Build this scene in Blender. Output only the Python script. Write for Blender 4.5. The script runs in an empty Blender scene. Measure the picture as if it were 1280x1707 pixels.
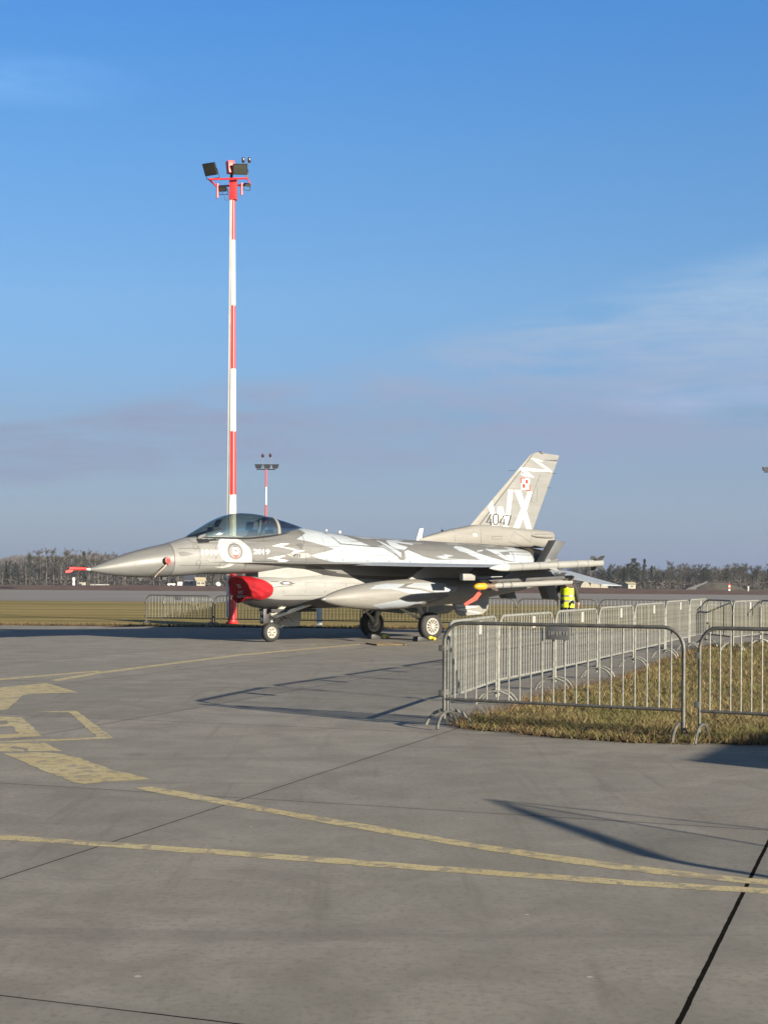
import bpy, bmesh, math, random
from mathutils import Vector, Matrix
from mathutils.bvhtree import BVHTree
from mathutils.geometry import tessellate_polygon
R = math.radians
PI = math.pi
random.seed(7)
SC = bpy.context.scene
COL = SC.collection

# ------------------------------------------------------------------ camera, sky, sun, exposure
CAM_H, FPX, HORIZ, ROLL = 1.5, 2400.0, 969.0, 0.006
cam = bpy.data.cameras.new("camera")
cam.sensor_fit = 'HORIZONTAL'
cam.sensor_width = 36
cam.lens = 36 * FPX / 1280
cam.shift_y = (HORIZ - 853.5) / 1280
cam.clip_start = 0.1
cam.clip_end = 12000
cam_o = bpy.data.objects.new("camera", cam)
COL.objects.link(cam_o)
cam_o.matrix_world = Matrix.Translation((0, 0, CAM_H)) @ Matrix.Rotation(R(90), 4, 'X') @ Matrix.Rotation(ROLL, 4, 'Z')
SC.camera = cam_o

SUN_EL = R(14.7)
SUN_H = Vector((0.7317, -0.6816, 0)).normalized()
SUN_DIR = Vector((SUN_H.x * math.cos(SUN_EL), SUN_H.y * math.cos(SUN_EL), math.sin(SUN_EL)))
sun = bpy.data.lights.new("sun", 'SUN')
sun.energy = 4.9
sun.angle = R(0.53)
sun.color = (1.0, 0.89, 0.72)
sun_o = bpy.data.objects.new("sun", sun)
COL.objects.link(sun_o)
sun_o.location = (40, -40, 40)
sun_o.rotation_euler = SUN_DIR.to_track_quat('Z', 'Y').to_euler()

SC.view_settings.view_transform = 'Standard'
SC.view_settings.look = 'None'
SC.view_settings.exposure = 1.30
SC.view_settings.gamma = 1
SC.view_settings.use_curve_mapping = False


class NT:
    """tiny node-tree helper"""
    def __init__(self, tree):
        self.t = tree

    def n(self, kind, **kw):
        nd = self.t.nodes.new(kind)
        for k, v in kw.items():
            if k == 'ins':
                for i, val in v.items():
                    if isinstance(val, bpy.types.NodeSocket):
                        self.t.links.new(val, nd.inputs[i])
                    else:
                        nd.inputs[i].default_value = val
            else:
                setattr(nd, k, v)
        return nd

    def m(self, op, a, b=0.0, c=0.0, clamp=False):
        nd = self.n('ShaderNodeMath', operation=op, use_clamp=clamp)
        for i, v in enumerate((a, b, c)):
            if isinstance(v, bpy.types.NodeSocket):
                self.t.links.new(v, nd.inputs[i])
            else:
                nd.inputs[i].default_value = v
        return nd.outputs[0]

    def mix(self, f, a, b, kind='MIX'):
        nd = self.n('ShaderNodeMix', data_type='RGBA', blend_type=kind)
        for i, v in ((0, f), (6, a), (7, b)):
            if isinstance(v, bpy.types.NodeSocket):
                self.t.links.new(v, nd.inputs[i])
            else:
                nd.inputs[i].default_value = v if i == 0 else (*v[:3], 1)
        return nd.outputs[2]

    def ramp(self, f, lo, hi):
        nd = self.n('ShaderNodeMapRange')
        nd.interpolation_type = 'SMOOTHSTEP'
        self.t.links.new(f, nd.inputs[0])
        nd.inputs[1].default_value = lo
        nd.inputs[2].default_value = hi
        return nd.outputs[0]

    def noise(self, vec, scale, detail=4, rough=0.55, dist=0.0):
        nd = self.n('ShaderNodeTexNoise')
        if vec is not None:
            self.t.links.new(vec, nd.inputs['Vector'])
        nd.inputs['Scale'].default_value = scale
        nd.inputs['Detail'].default_value = detail
        nd.inputs['Roughness'].default_value = rough
        nd.inputs['Distortion'].default_value = dist
        return nd.outputs['Fac']


world = bpy.data.worlds.new("World")
SC.world = world
world.use_nodes = True
W = NT(world.node_tree)
W.t.nodes.clear()
sky = W.n('ShaderNodeTexSky', sky_type='NISHITA', sun_disc=False)
sky.sun_elevation = SUN_EL
sky.sun_rotation = math.atan2(SUN_DIR.x, SUN_DIR.y)
sky.altitude = 100
sky.air_density = 1.0
sky.dust_density = 1.2
sky.ozone_density = 2.5
tc = W.n('ShaderNodeTexCoord')
sep = W.n('ShaderNodeSeparateXYZ', ins={0: tc.outputs['Generated']})
az = W.m('ARCTAN2', sep.outputs[0], sep.outputs[1])
el = W.m('ARCSINE', sep.outputs[2])
# thin high cloud: a long slanting veil and a few wisps, laid out by azimuth and elevation
cv = W.n('ShaderNodeCombineXYZ', ins={0: az, 1: el, 2: 0.0})
mp = W.n('ShaderNodeMapping', ins={0: cv.outputs[0]})
mp.inputs['Rotation'].default_value = (0, 0, R(-9))
mp.inputs['Scale'].default_value = (6, 34, 1)
nz = W.noise(mp.outputs[0], 1.0, 7, 0.56, 0.35)
mp2 = W.n('ShaderNodeMapping', ins={0: cv.outputs[0]})
mp2.inputs['Scale'].default_value = (3, 9, 1)
nz2 = W.noise(mp2.outputs[0], 1.3, 4, 0.5, 0.3)
line = W.m('SUBTRACT', el, W.m('ADD', W.m('MULTIPLY', az, 0.125), 0.116))
line = W.m('ADD', line, W.m('MULTIPLY', W.m('SUBTRACT', nz2, 0.5), 0.06))
width = W.m('MAXIMUM', W.m('ADD', W.m('MULTIPLY', az, 0.12), 0.050), 0.016)
band = W.m('SUBTRACT', 1.0, W.m('DIVIDE', W.m('ABSOLUTE', line), width), clamp=True)
band = W.ramp(band, 0.0, 0.45)
nz3 = W.noise(mp.outputs[0], 3.2, 8, 0.62, 0.5)
cl = W.m('MULTIPLY', band, W.m('MULTIPLY', W.ramp(nz, 0.32, 0.56), W.m('ADD', 0.62, W.m('MULTIPLY', W.ramp(nz3, 0.35, 0.62), 0.38))))
d1 = W.m('DIVIDE', W.m('SUBTRACT', az, -0.255), 0.10)
d2 = W.m('DIVIDE', W.m('SUBTRACT', el, 0.325), 0.020)
blob = W.m('SUBTRACT', 1.0, W.m('SQRT', W.m('ADD', W.m('MULTIPLY', d1, d1), W.m('MULTIPLY', d2, d2))), clamp=True)
d3 = W.m('DIVIDE', W.m('SUBTRACT', az, 0.25), 0.11)
d4 = W.m('DIVIDE', W.m('SUBTRACT', el, W.m('ADD', 0.128, W.m('MULTIPLY', az, -0.03))), 0.016)
blob2 = W.m('SUBTRACT', 1.0, W.m('SQRT', W.m('ADD', W.m('MULTIPLY', d3, d3), W.m('MULTIPLY', d4, d4))), clamp=True)
lightc = W.m('MULTIPLY', W.m('MAXIMUM', W.m('MULTIPLY', blob, 0.5), W.m('MULTIPLY', blob2, 0.9)), W.ramp(nz, 0.2, 0.8))
haz = W.m('SUBTRACT', 1.0, W.ramp(el, -0.02, 0.17))
skyc = W.mix(1.0, sky.outputs[0], (1.0, 1.0, 1.0), 'MULTIPLY')
skyc = W.mix(W.m('MULTIPLY', haz, 0.62), skyc, (3.3, 3.75, 4.9))
skyc = W.mix(W.m('MULTIPLY', cl, 0.92), skyc, (3.35, 3.80, 4.30))
skyc = W.mix(W.m('MULTIPLY', lightc, 0.55), skyc, (6.2, 6.9, 7.9))
# grade of the air with elevation (deeper blue above, lilac grey low down)
gr = W.n('ShaderNodeValToRGB', ins={0: W.m('DIVIDE', el, 0.8, clamp=True)})
ge = gr.color_ramp.elements
GR = [(0.0, (0.85, 0.95, 1.18)), (0.0375, (0.86, 0.96, 1.20)), (0.14, (0.92, 0.99, 1.24)), (0.185, (0.98, 1.16, 1.46)), (0.24, (1.06, 1.32, 1.60)), (0.36, (0.96, 1.44, 1.84)), (0.475, (0.77, 1.46, 2.1)), (0.62, (0.72, 0.95, 1.2)), (1.0, (0.62, 0.75, 0.9))]
ge[0].position, ge[0].color = 0.0, tuple(q / 2.2 for q in GR[0][1]) + (1,)
ge[1].position, ge[1].color = 1.0, tuple(q / 2.2 for q in GR[-1][1]) + (1,)
for pos, q in GR[1:-1]:
    ne = ge.new(pos)
    ne.color = tuple(k / 2.2 for k in q) + (1,)
skyc = W.mix(1.0, skyc, gr.outputs[0], 'MULTIPLY')
skyc = W.mix(1.0, skyc, (0.875, 0.885, 0.895), 'MULTIPLY')
az_f = W.m('ADD', 1.0, W.m('MULTIPLY', W.m('SINE', az), 0.25))
skyc = W.mix(1.0, skyc, W.n('ShaderNodeCombineXYZ', ins={0: az_f, 1: az_f, 2: az_f}).outputs[0], 'MULTIPLY')
bg = W.n('ShaderNodeBackground', ins={0: skyc, 1: 0.10})
wo = W.n('ShaderNodeOutputWorld', ins={0: bg.outputs[0]})

# ------------------------------------------------------------------ photo measurements -> world positions
_cr, _sr = math.cos(ROLL), math.sin(ROLL)


def ray(px, py):
    a, b = px - 640, py - HORIZ
    return (a * _cr + b * _sr) / FPX, (-a * _sr + b * _cr) / FPX


def ground(px, py, z=0.0):
    a, b = ray(px, py)
    Y = (CAM_H - z) / b
    return a * Y, Y


def at(px, Y):
    return (px - 640) / FPX * Y


# jet frame: x aft from radome tip, y to starboard, z up
JX, JY, JPH, JXN, JK = -2.7604, 35.0765, 0.6728, 4.7885, 1.0203
_c, _s = math.cos(JPH), math.sin(JPH)
JET_LOC = Vector((JX - JXN * JK * _c, JY - JXN * JK * _s, 0))


def sxz(px, py, y=0.0):
    a, b = ray(px, py)
    yy = y * JK
    dx = (a * (JY + yy * _c) - JX + yy * _s) / (_c - a * _s)
    wy = JY + dx * _s + yy * _c
    return JXN + dx / JK, (CAM_H - b * wy) / JK


# ------------------------------------------------------------------ materials
MATS = {}


KA = 0.76


def mat(name, col, rough=0.5, metal=0.0, spec=0.5, var=0.12, vscale=3.0, bump=0.0, bscale=60, var2=None, coat=0.0, emis=None):
    if name in MATS:
        return MATS[name]
    col = tuple(q * KA for q in col)
    var2 = tuple(q * KA for q in var2) if var2 else None
    m = bpy.data.materials.new(name)
    m.use_nodes = True
    t = NT(m.node_tree)
    p = m.node_tree.nodes['Principled BSDF']
    tcn = t.n('ShaderNodeTexCoord')
    v = tcn.outputs['Object']
    n1 = t.noise(v, vscale, 6, 0.6)
    dark = tuple(c * (1 - var) for c in col)
    lite = tuple(min(1, c * (1 + var)) for c in col)
    c = t.mix(t.ramp(n1, 0.3, 0.7), dark, lite)
    if var2:
        n2 = t.noise(v, vscale * 6, 5, 0.65)
        c = t.mix(t.ramp(n2, 0.55, 0.75), c, var2)
    m.node_tree.links.new(c, p.inputs['Base Color'])
    rr = t.m('ADD', rough - 0.06, t.m('MULTIPLY', n1, 0.12))
    m.node_tree.links.new(rr, p.inputs['Roughness'])
    p.inputs['Metallic'].default_value = metal
    p.inputs['Specular IOR Level'].default_value = spec
    p.inputs['Coat Weight'].default_value = coat
    if bump:
        b = t.n('ShaderNodeBump', ins={'Height': t.noise(v, bscale, 4, 0.6), 'Strength': bump, 'Distance': 0.01})
        m.node_tree.links.new(b.outputs[0], p.inputs['Normal'])
    if emis:
        p.inputs['Emission Color'].default_value = (*emis, 1)
    MATS[name] = m
    return m


JG1 = (0.240, 0.241, 0.232)
JG2 = (0.142, 0.141, 0.136)
JW = (0.36, 0.395, 0.43)


def jetmat(name, col, rough=0.52):
    """aircraft paint: faint staining streaks along the airflow"""
    col = tuple(q * KA for q in col)
    m = bpy.data.materials.new(name)
    m.use_nodes = True
    t = NT(m.node_tree)
    p = m.node_tree.nodes['Principled BSDF']
    v = t.n('ShaderNodeTexCoord').outputs['Object']
    mpn = t.n('ShaderNodeMapping', ins={0: v})
    mpn.inputs['Scale'].default_value = (1.2, 7, 7)
    n1 = t.noise(mpn.outputs[0], 1.4, 6, 0.6)
    n2 = t.noise(v, 9, 6, 0.65)
    c = t.mix(t.ramp(n1, 0.35, 0.75), tuple(c * 0.90 for c in col), tuple(c * 1.07 for c in col))
    c = t.mix(t.m('MULTIPLY', t.ramp(n2, 0.56, 0.78), 0.35), c, tuple(c * 0.62 for c in col))
    m.node_tree.links.new(c, p.inputs['Base Color'])
    m.node_tree.links.new(t.m('ADD', rough - 0.1, t.m('MULTIPLY', n2, 0.2)), p.inputs['Roughness'])
    p.inputs['Specular IOR Level'].default_value = 0.32
    return m


M_UNDER = mat('underside_shade_pylon_grey', (0.075, 0.075, 0.075), 0.5)  # underside shade put into the colour; the pylons share this grey
M_G1 = jetmat('paint_beige_grey', JG1)
M_G1L = jetmat('paint_beige_light', (0.252, 0.243, 0.220), 0.5)
M_RAD = jetmat('paint_radome', (0.172, 0.174, 0.168), 0.42)
M_G2 = jetmat('paint_mid_grey', JG2)
M_W = jetmat('paint_white', JW, 0.5)
M_CRM = jetmat('paint_cream', (0.305, 0.306, 0.292), 0.5)
M_SLATE = jetmat('paint_slate', (0.14, 0.16, 0.17))
M_MARK = mat('marking_white', (0.56, 0.55, 0.52), 0.5, var=0.05)
M_BLK = mat('black_paint', (0.02, 0.02, 0.022), 0.5)
M_DK = mat('dark_line', (0.06, 0.06, 0.058), 0.6)
M_RED = mat('red_paint', (0.62, 0.03, 0.025), 0.45)
M_REDC = mat('red_canvas', (0.33, 0.006, 0.012), 0.75, spec=0.2, var=0.25, vscale=4, bump=1.0, bscale=5)
M_RUB = mat('rubber', (0.022, 0.021, 0.02), 0.75, var=0.3, bump=0.3)
M_RIM = mat('rim_paint', (0.42, 0.40, 0.35), 0.4)
M_GEAR = mat('gear_paint', (0.66, 0.64, 0.55), 0.38, var=0.2, vscale=8)
M_STEEL = mat('steel', (0.45, 0.45, 0.44), 0.35, metal=0.8)
M_NOZ = mat('nozzle_metal', (0.10, 0.085, 0.07), 0.45, metal=0.7, var=0.4)
M_YEL = mat('yellow_plastic', (0.72, 0.34, 0.02), 0.45)
M_GALV = mat('galvanised_steel', (0.25, 0.25, 0.22), 0.6, metal=0.15, var=0.3, vscale=14, var2=(0.42, 0.42, 0.37))
M_GALVD = mat('galvanised_steel_dull', (0.17, 0.165, 0.148), 0.6, metal=0.2, var=0.35, vscale=9)
M_FRAME = mat('frame_tube_dark', (0.125, 0.122, 0.11), 0.55, metal=0.3, var=0.3, vscale=10, var2=(0.25, 0.245, 0.22))
M_PLATE = mat('sign_plate_grey', (0.14, 0.14, 0.14), 0.6)
M_PLATW = mat('sign_plate_white', (0.42, 0.42, 0.39), 0.5)
M_WHITE = mat('white_paint', (0.80, 0.79, 0.74), 0.45, var=0.06)
M_PRED = mat('mast_red', (0.72, 0.035, 0.035), 0.4, var=0.12)
M_LAMP = mat('lamp_glass_grey', (0.06, 0.065, 0.05), 0.2)
M_CONCW = mat('pale_render', (0.40, 0.37, 0.29), 0.8)

# ------------------------------------------------------------------ object helpers


def link(name, me, mats, parent=None, smooth=True, angle=35):
    o = bpy.data.objects.new(name, me)
    COL.objects.link(o)
    if not isinstance(mats, (list, tuple)):
        mats = [mats]
    for m in mats:
        me.materials.append(m)
    if smooth:
        me.shade_smooth()
        me.set_sharp_from_angle(angle=R(angle))
    if parent:
        o.parent = parent
    return o


def tag(o, label=None, cat=None, group=None, kind=None):
    for k, v in (('label', label), ('category', cat), ('group', group), ('kind', kind)):
        if v:
            o[k] = v
    return o


def empty(name, loc=(0, 0, 0), rz=0.0):
    o = bpy.data.objects.new(name, None)
    o.empty_display_size = 0.3
    COL.objects.link(o)
    o.location = loc
    o.rotation_euler = (0, 0, rz)
    return o


def copy_tree(o, parent=None):
    c = o.copy()
    COL.objects.link(c)
    c.parent = parent
    for ch in o.children:
        copy_tree(ch, c)
    return c


class MB:
    """collects shapes for ONE mesh object"""
    def __init__(self):
        self.v, self.f, self.mi = [], [], []
        self.marks = []

    def add(self, vs, fs, mi=0):
        b = len(self.v)
        self.marks.append((b, len(self.f)))
        self.v += [tuple(p) for p in vs]
        self.f += [tuple(i + b for i in f) for f in fs]
        self.mi += [mi] * len(fs)
        return self

    def box(self, x0, x1, y0, y1, z0, z1, mi=0, M=None):
        vs = [Vector((x, y, z)) for z in (z0, z1) for y in (y0, y1) for x in (x0, x1)]
        if M is not None:
            vs = [M @ p for p in vs]
        return self.add(vs, [(0, 2, 3, 1), (4, 5, 7, 6), (0, 1, 5, 4), (2, 6, 7, 3), (0, 4, 6, 2), (1, 3, 7, 5)], mi)

    def loft(self, rings, cap=(True, True), mi=0, closed=True):
        n = len(rings[0])
        vs = [p for r in rings for p in r]
        fs = []
        for i in range(len(rings) - 1):
            for j in range(n if closed else n - 1):
                a, b = i * n + j, i * n + (j + 1) % n
                fs.append((a, b, b + n, a + n))
        if cap[0]:
            fs.append(tuple(range(n - 1, -1, -1)))
        if cap[1]:
            k = (len(rings) - 1) * n
            fs.append(tuple(range(k, k + n)))
        return self.add(vs, fs, mi)

    def tube(self, pts, rad, n=8, mi=0, cap=True):
        pts = [Vector(p) for p in pts]
        rs = rad if isinstance(rad, (list, tuple)) else [rad] * len(pts)
        rings = []
        up = None
        for i, p in enumerate(pts):
            d = (pts[min(i + 1, len(pts) - 1)] - pts[max(i - 1, 0)]).normalized()
            if up is None:
                up = Vector((0, 0, 1)) if abs(d.z) < 0.9 else Vector((1, 0, 0))
            a = d.cross(up)
            if a.length < 1e-4:
                a = d.cross(Vector((0, 1, 0)))
            a.normalize()
            b = a.cross(d).normalized()
            up = b
            rings.append([p + (a * math.cos(t) + b * math.sin(t)) * rs[i] for t in [2 * PI * k / n for k in range(n)]])
        return self.loft(rings, (cap, cap), mi)

    def prism(self, poly, y0, y1, mi=0, axes='xz'):
        """extrude a side outline (x,z) between y0 and y1"""
        n = len(poly)
        if axes == 'xz':
            vs = [(p[0], y0, p[1]) for p in poly] + [(p[0], y1, p[1]) for p in poly]
        elif axes == 'xy':
            vs = [(p[0], p[1], y0) for p in poly] + [(p[0], p[1], y1) for p in poly]
        else:
            vs = [(y0, p[0], p[1]) for p in poly] + [(y1, p[0], p[1]) for p in poly]
        fs = [tuple(range(n)), tuple(range(2 * n - 1, n - 1, -1))]
        fs += [(i, i + n, (i + 1) % n + n, (i + 1) % n) for i in range(n)]
        return self.add(vs, fs, mi)

    def lathe(self, prof, M=None, n=20, mi=0, cap=(True, True)):
        """prof: (x along axis, radius); axis +x"""
        M = M or Matrix.Identity(4)
        rings = [[M @ Vector((x, r * math.cos(t), r * math.sin(t))) for t in [2 * PI * k / n for k in range(n)]] for x, r in prof]
        return self.loft(rings, cap, mi)

    def build_each(self, name, mats, parent=None, smooth=True, angle=35, bevel=0.0):
        """every shape added becomes an object of its own"""
        out = []
        for (v0, f0), (v1, f1) in zip(self.marks, self.marks[1:] + [(len(self.v), len(self.f))]):
            m_ = MB()
            m_.v = self.v[v0:v1]
            m_.f = [tuple(i - v0 for i in f) for f in self.f[f0:f1]]
            m_.mi = self.mi[f0:f1]
            out.append(m_.build(name, mats, parent, smooth, angle, bevel))
        return out[0]

    def mesh(self, name):
        me = bpy.data.meshes.new(name)
        me.from_pydata(self.v, [], self.f)
        me.polygons.foreach_set('material_index', self.mi)
        bm = bmesh.new()
        bm.from_mesh(me)
        bmesh.ops.recalc_face_normals(bm, faces=bm.faces)
        bm.to_mesh(me)
        bm.free()
        me.update()
        return me

    def build(self, name, mats, parent=None, smooth=True, angle=35, bevel=0.0):
        me = self.mesh(name)
        if bevel:
            bm = bmesh.new()
            bm.from_mesh(me)
            es = [e for e in bm.edges if len(e.link_faces) == 2 and e.calc_face_angle(0) > R(40)]
            bmesh.ops.bevel(bm, geom=es, offset=bevel, segments=2, affect='EDGES', profile=0.6)
            bm.to_mesh(me)
            bm.free()
        return link(name, me, mats, parent, smooth, angle)


def lerp_table(tab, x):
    """smooth (monotone-ish catmull) interpolation of rows by first column"""
    if x <= tab[0][0]:
        return tab[0][1:]
    if x >= tab[-1][0]:
        return tab[-1][1:]
    for i in range(len(tab) - 1):
        if tab[i][0] <= x <= tab[i + 1][0]:
            a, b = tab[i], tab[i + 1]
            p = tab[i - 1] if i > 0 else None
            q = tab[i + 2] if i + 2 < len(tab) else None
            h = b[0] - a[0]
            t = (x - a[0]) / h
            out = []
            for k in range(1, len(a)):
                s = (b[k] - a[k]) / h
                m0 = s if p is None else ((a[k] - p[k]) / (a[0] - p[0]) + s) / 2
                m1 = s if q is None else ((q[k] - b[k]) / (q[0] - b[0]) + s) / 2
                if p is not None and (a[k] - p[k]) * s <= 0:
                    m0 = 0
                if q is not None and (q[k] - b[k]) * s <= 0:
                    m1 = 0
                h00 = 2 * t**3 - 3 * t * t + 1
                h10 = t**3 - 2 * t * t + t
                h01 = -2 * t**3 + 3 * t * t
                h11 = t**3 - t * t
                out.append(h00 * a[k] + h10 * h * m0 + h01 * b[k] + h11 * h * m1)
            return out


def bvh_of(me):
    return BVHTree.FromPolygons([v.co.copy() for v in me.vertices], [tuple(p.vertices) for p in me.polygons])


def stroke(pts, w):
    """outline of a polyline of width w (list of (x,z))"""
    L, Rr = [], []
    n = len(pts)
    ws = w if isinstance(w, (list, tuple)) else [w] * n
    for i, p in enumerate(pts):
        a, b = pts[max(i - 1, 0)], pts[min(i + 1, n - 1)]
        dx, dz = b[0] - a[0], b[1] - a[1]
        l = math.hypot(dx, dz) or 1
        nx, nz_ = -dz / l * ws[i] / 2, dx / l * ws[i] / 2
        L.append((p[0] + nx, p[1] + nz_))
        Rr.append((p[0] - nx, p[1] - nz_))
    return L + Rr[::-1]


def flat_tris(poly):
    """triangulated polygon -> (verts2d, faces)"""
    vs = [Vector((p[0], p[1], 0)) for p in poly]
    return poly, [tuple(t) for t in tessellate_polygon([vs])]


def text_tris(body, size, shear=0.0, bold=0.0):
    cu = bpy.data.curves.new('t', 'FONT')
    cu.body = body
    cu.size = size
    cu.offset = bold
    cu.align_x = 'CENTER'
    cu.resolution_u = 3
    o = bpy.data.objects.new('t', cu)
    COL.objects.link(o)
    bpy.context.view_layer.update()
    me = bpy.data.meshes.new_from_object(o.evaluated_get(bpy.context.evaluated_depsgraph_get()))
    vs = [(v.co.x + shear * v.co.y, v.co.y) for v in me.vertices]
    fs = [tuple(p.vertices) for p in me.polygons]
    bpy.data.objects.remove(o)
    bpy.data.meshes.remove(me)
    return vs, fs


def decal(mb, bvh, shape, mi, side=-1, off=0.003, grid=0.08, axis='y', place=None):
    """lay a flat shape (verts2d (x,z), faces) onto a surface from one side; goes into the same mesh"""
    vs, fs = shape
    bm = bmesh.new()
    bv = [bm.verts.new((v[0], 0, v[1])) for v in vs]
    for f in fs:
        try:
            bm.faces.new([bv[i] for i in f])
        except ValueError:
            pass
    for ax, k in (((1, 0, 0), 0), ((0, 0, 1), 2)):
        lo = min(v.co[k] for v in bm.verts)
        hi = max(v.co[k] for v in bm.verts)
        q = math.floor(lo / grid) * grid + grid
        while q < hi:
            bmesh.ops.bisect_plane(bm, geom=bm.verts[:] + bm.edges[:] + bm.faces[:], plane_co=(q if k == 0 else 0, 0, q if k == 2 else 0), plane_no=ax)
            q += grid
    bmesh.ops.triangulate(bm, faces=bm.faces[:])
    bm.verts.index_update()
    out = []
    ok = []
    for v in bm.verts:
        if axis == 'y':
            o, d = Vector((v.co.x, side * 6, v.co.z)), Vector((0, -side, 0))
        else:   # laid on from the front; shape x is -y
            o, d = Vector((-3, -v.co.x, v.co.z)), Vector((1, 0, 0))
        hit, no, _, _ = bvh.ray_cast(o, d)
        if hit is None:
            hit, no, _, _ = bvh.find_nearest(Vector((v.co.x, side * 0.4, v.co.z)) if axis == 'y' else Vector((3.5, -v.co.x, v.co.z)))
            ok.append(False)
        else:
            ok.append(True)
        if no.dot(d) > 0:
            no = -no
        out.append(hit + no * off)
    faces = [tuple(v.index for v in f.verts) for f in bm.faces]
    faces = [f for f in faces if any(ok[i] for i in f)]
    # drop triangles stretched over an edge
    keep = []
    for f in faces:
        a, b, c = (out[i] for i in f)
        if max((a - b).length, (b - c).length, (c - a).length) < grid * 5:
            keep.append(f)
    mb.add(out, keep, mi)
    bm.free()


def P_(pts, y):
    return [sxz(a, b, y) for a, b in pts]


# ------------------------------------------------------------------ ground, apron, roads
gm = bpy.data.materials.new('concrete')
gm.use_nodes = True
t = NT(gm.node_tree)
p = gm.node_tree.nodes['Principled BSDF']
v = t.n('ShaderNodeTexCoord').outputs['Object']
sp = t.n('ShaderNodeSeparateXYZ', ins={0: v})
X_, Y_ = sp.outputs[0], sp.outputs[1]
nA = t.noise(v, 0.16, 5, 0.6, 0.4)
nB = t.noise(v, 1.6, 9, 0.70, 0.5)
nC = t.noise(v, 26, 5, 0.7)
nD = t.noise(v, 190, 3, 0.7)
mpn = t.n('ShaderNodeMapping', ins={0: v})
mpn.inputs['Rotation'].default_value = (0, 0, R(19.6))
mpn.inputs['Scale'].default_value = (5.5, 0.35, 1)
nS = t.noise(mpn.outputs[0], 1.0, 6, 0.6)
mpb = t.n('ShaderNodeMapping', ins={0: v})
mpb.inputs['Rotation'].default_value = (0, 0, R(19.6))
mpb.inputs['Scale'].default_value = (120, 8, 1)
nBr = t.noise(mpb.outputs[0], 1.0, 3, 0.6)
c = t.mix(t.ramp(nB, 0.3, 0.72), (0.175, 0.157, 0.130), (0.265, 0.242, 0.205))
c = t.mix(t.m('MULTIPLY', t.ramp(nA, 0.40, 0.66), 0.55), c, (0.188, 0.182, 0.148))
c = t.mix(t.m('MULTIPLY', t.ramp(nS, 0.56, 0.72), 0.38), c, (0.120, 0.104, 0.084))
c = t.mix(t.m('MULTIPLY', t.ramp(nC, 0.48, 0.66), 0.42), c, (0.115, 0.10, 0.082))
c = t.mix(t.m('MULTIPLY', t.ramp(nD, 0.55, 0.75), 0.30), c, (0.285, 0.258, 0.213))
c = t.mix(t.m('MULTIPLY', t.ramp(nD, 0.45, 0.28), 0.30), c, (0.09, 0.08, 0.068))
# oil drips, scuffs and pale chips
vo = t.n('ShaderNodeTexVoronoi', ins={'Vector': v})
vo.inputs['Scale'].default_value = 0.75
spot = t.m('MULTIPLY', t.m('SUBTRACT', 1.0, t.ramp(t.m('ADD', vo.outputs[0], t.m('MULTIPLY', nC, 0.10)), 0.06, 0.22)), t.ramp(nB, 0.50, 0.62))
c = t.mix(t.m('MULTIPLY', spot, 0.45), c, (0.07, 0.062, 0.052))
vo2 = t.n('ShaderNodeTexVoronoi', ins={'Vector': v})
vo2.inputs['Scale'].default_value = 1.7
chip = t.m('LESS_THAN', t.m('ADD', vo2.outputs[0], t.m('MULTIPLY', nC, 0.06)), 0.052)
c = t.mix(t.m('MULTIPLY', chip, 0.75), c, (0.42, 0.40, 0.36))
mpk = t.n('ShaderNodeMapping', ins={0: v})
mpk.inputs['Rotation'].default_value = (0, 0, R(-62))
mpk.inputs['Scale'].default_value = (0.10, 2.2, 1)
nK = t.noise(mpk.outputs[0], 1.0, 5, 0.6, 0.2)
c = t.mix(t.m('MULTIPLY', t.ramp(nK, 0.60, 0.72), 0.30), c, (0.10, 0.09, 0.078))
# per-slab tone and joints
ua = t.m('ADD', t.m('MULTIPLY', X_, 0.942), t.m('MULTIPLY', Y_, -0.335))
ub = t.m('ADD', t.m('MULTIPLY', X_, 0.335), t.m('MULTIPLY', Y_, 0.942))
wob = t.m('MULTIPLY', t.m('SUBTRACT', t.noise(v, 6.0, 5, 0.7), 0.5), 0.008)
ka = t.m('DIVIDE', t.m('ADD', t.m('ADD', ua, 4.21), wob), 3.52)
kb = t.m('DIVIDE', t.m('ADD', t.m('SUBTRACT', ub, 4.42), wob), 4.60)
ia, ib = t.m('ROUND', ka), t.m('ROUND', kb)
cellv = t.n('ShaderNodeCombineXYZ', ins={0: t.m('FLOOR', ka), 1: t.m('FLOOR', kb), 2: 0.0})
wn = t.n('ShaderNodeTexWhiteNoise', noise_dimensions='3D', ins={0: cellv.outputs[0]})
tone = t.m('ADD', 0.93, t.m('MULTIPLY', wn.outputs[0], 0.13))
tv = t.n('ShaderNodeCombineXYZ', ins={0: tone, 1: tone, 2: tone})
c = t.mix(1.0, c, tv.outputs[0], 'MULTIPLY')
da = t.m('MULTIPLY', t.m('ABSOLUTE', t.m('SUBTRACT', ka, ia)), 3.52)
db = t.m('MULTIPLY', t.m('ABSOLUTE', t.m('SUBTRACT', kb, ib)), 4.60)
thick = t.m('COMPARE', ia, 1.0, 0.1)
wa = t.m('ADD', 0.006, t.m('MULTIPLY', thick, t.m('MULTIPLY', nC, 0.009)))
ja = t.m('LESS_THAN', da, wa)
jb = t.m('LESS_THAN', db, 0.0055)
jn = t.m('MAXIMUM', ja, jb)
edge = t.m('SUBTRACT', 1.0, t.ramp(t.m('MINIMUM', da, db), 0.0, 0.09))
c = t.mix(t.m('MULTIPLY', edge, 0.30), c, (0.15, 0.137, 0.12))
c = t.mix(t.m('MULTIPLY', jn, t.m('ADD', 0.82, t.m('MULTIPLY', thick, 0.15))), c, (0.006, 0.006, 0.006))
gm.node_tree.links.new(c, p.inputs['Base Color'])
p.inputs['Roughness'].default_value = 0.88
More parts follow.
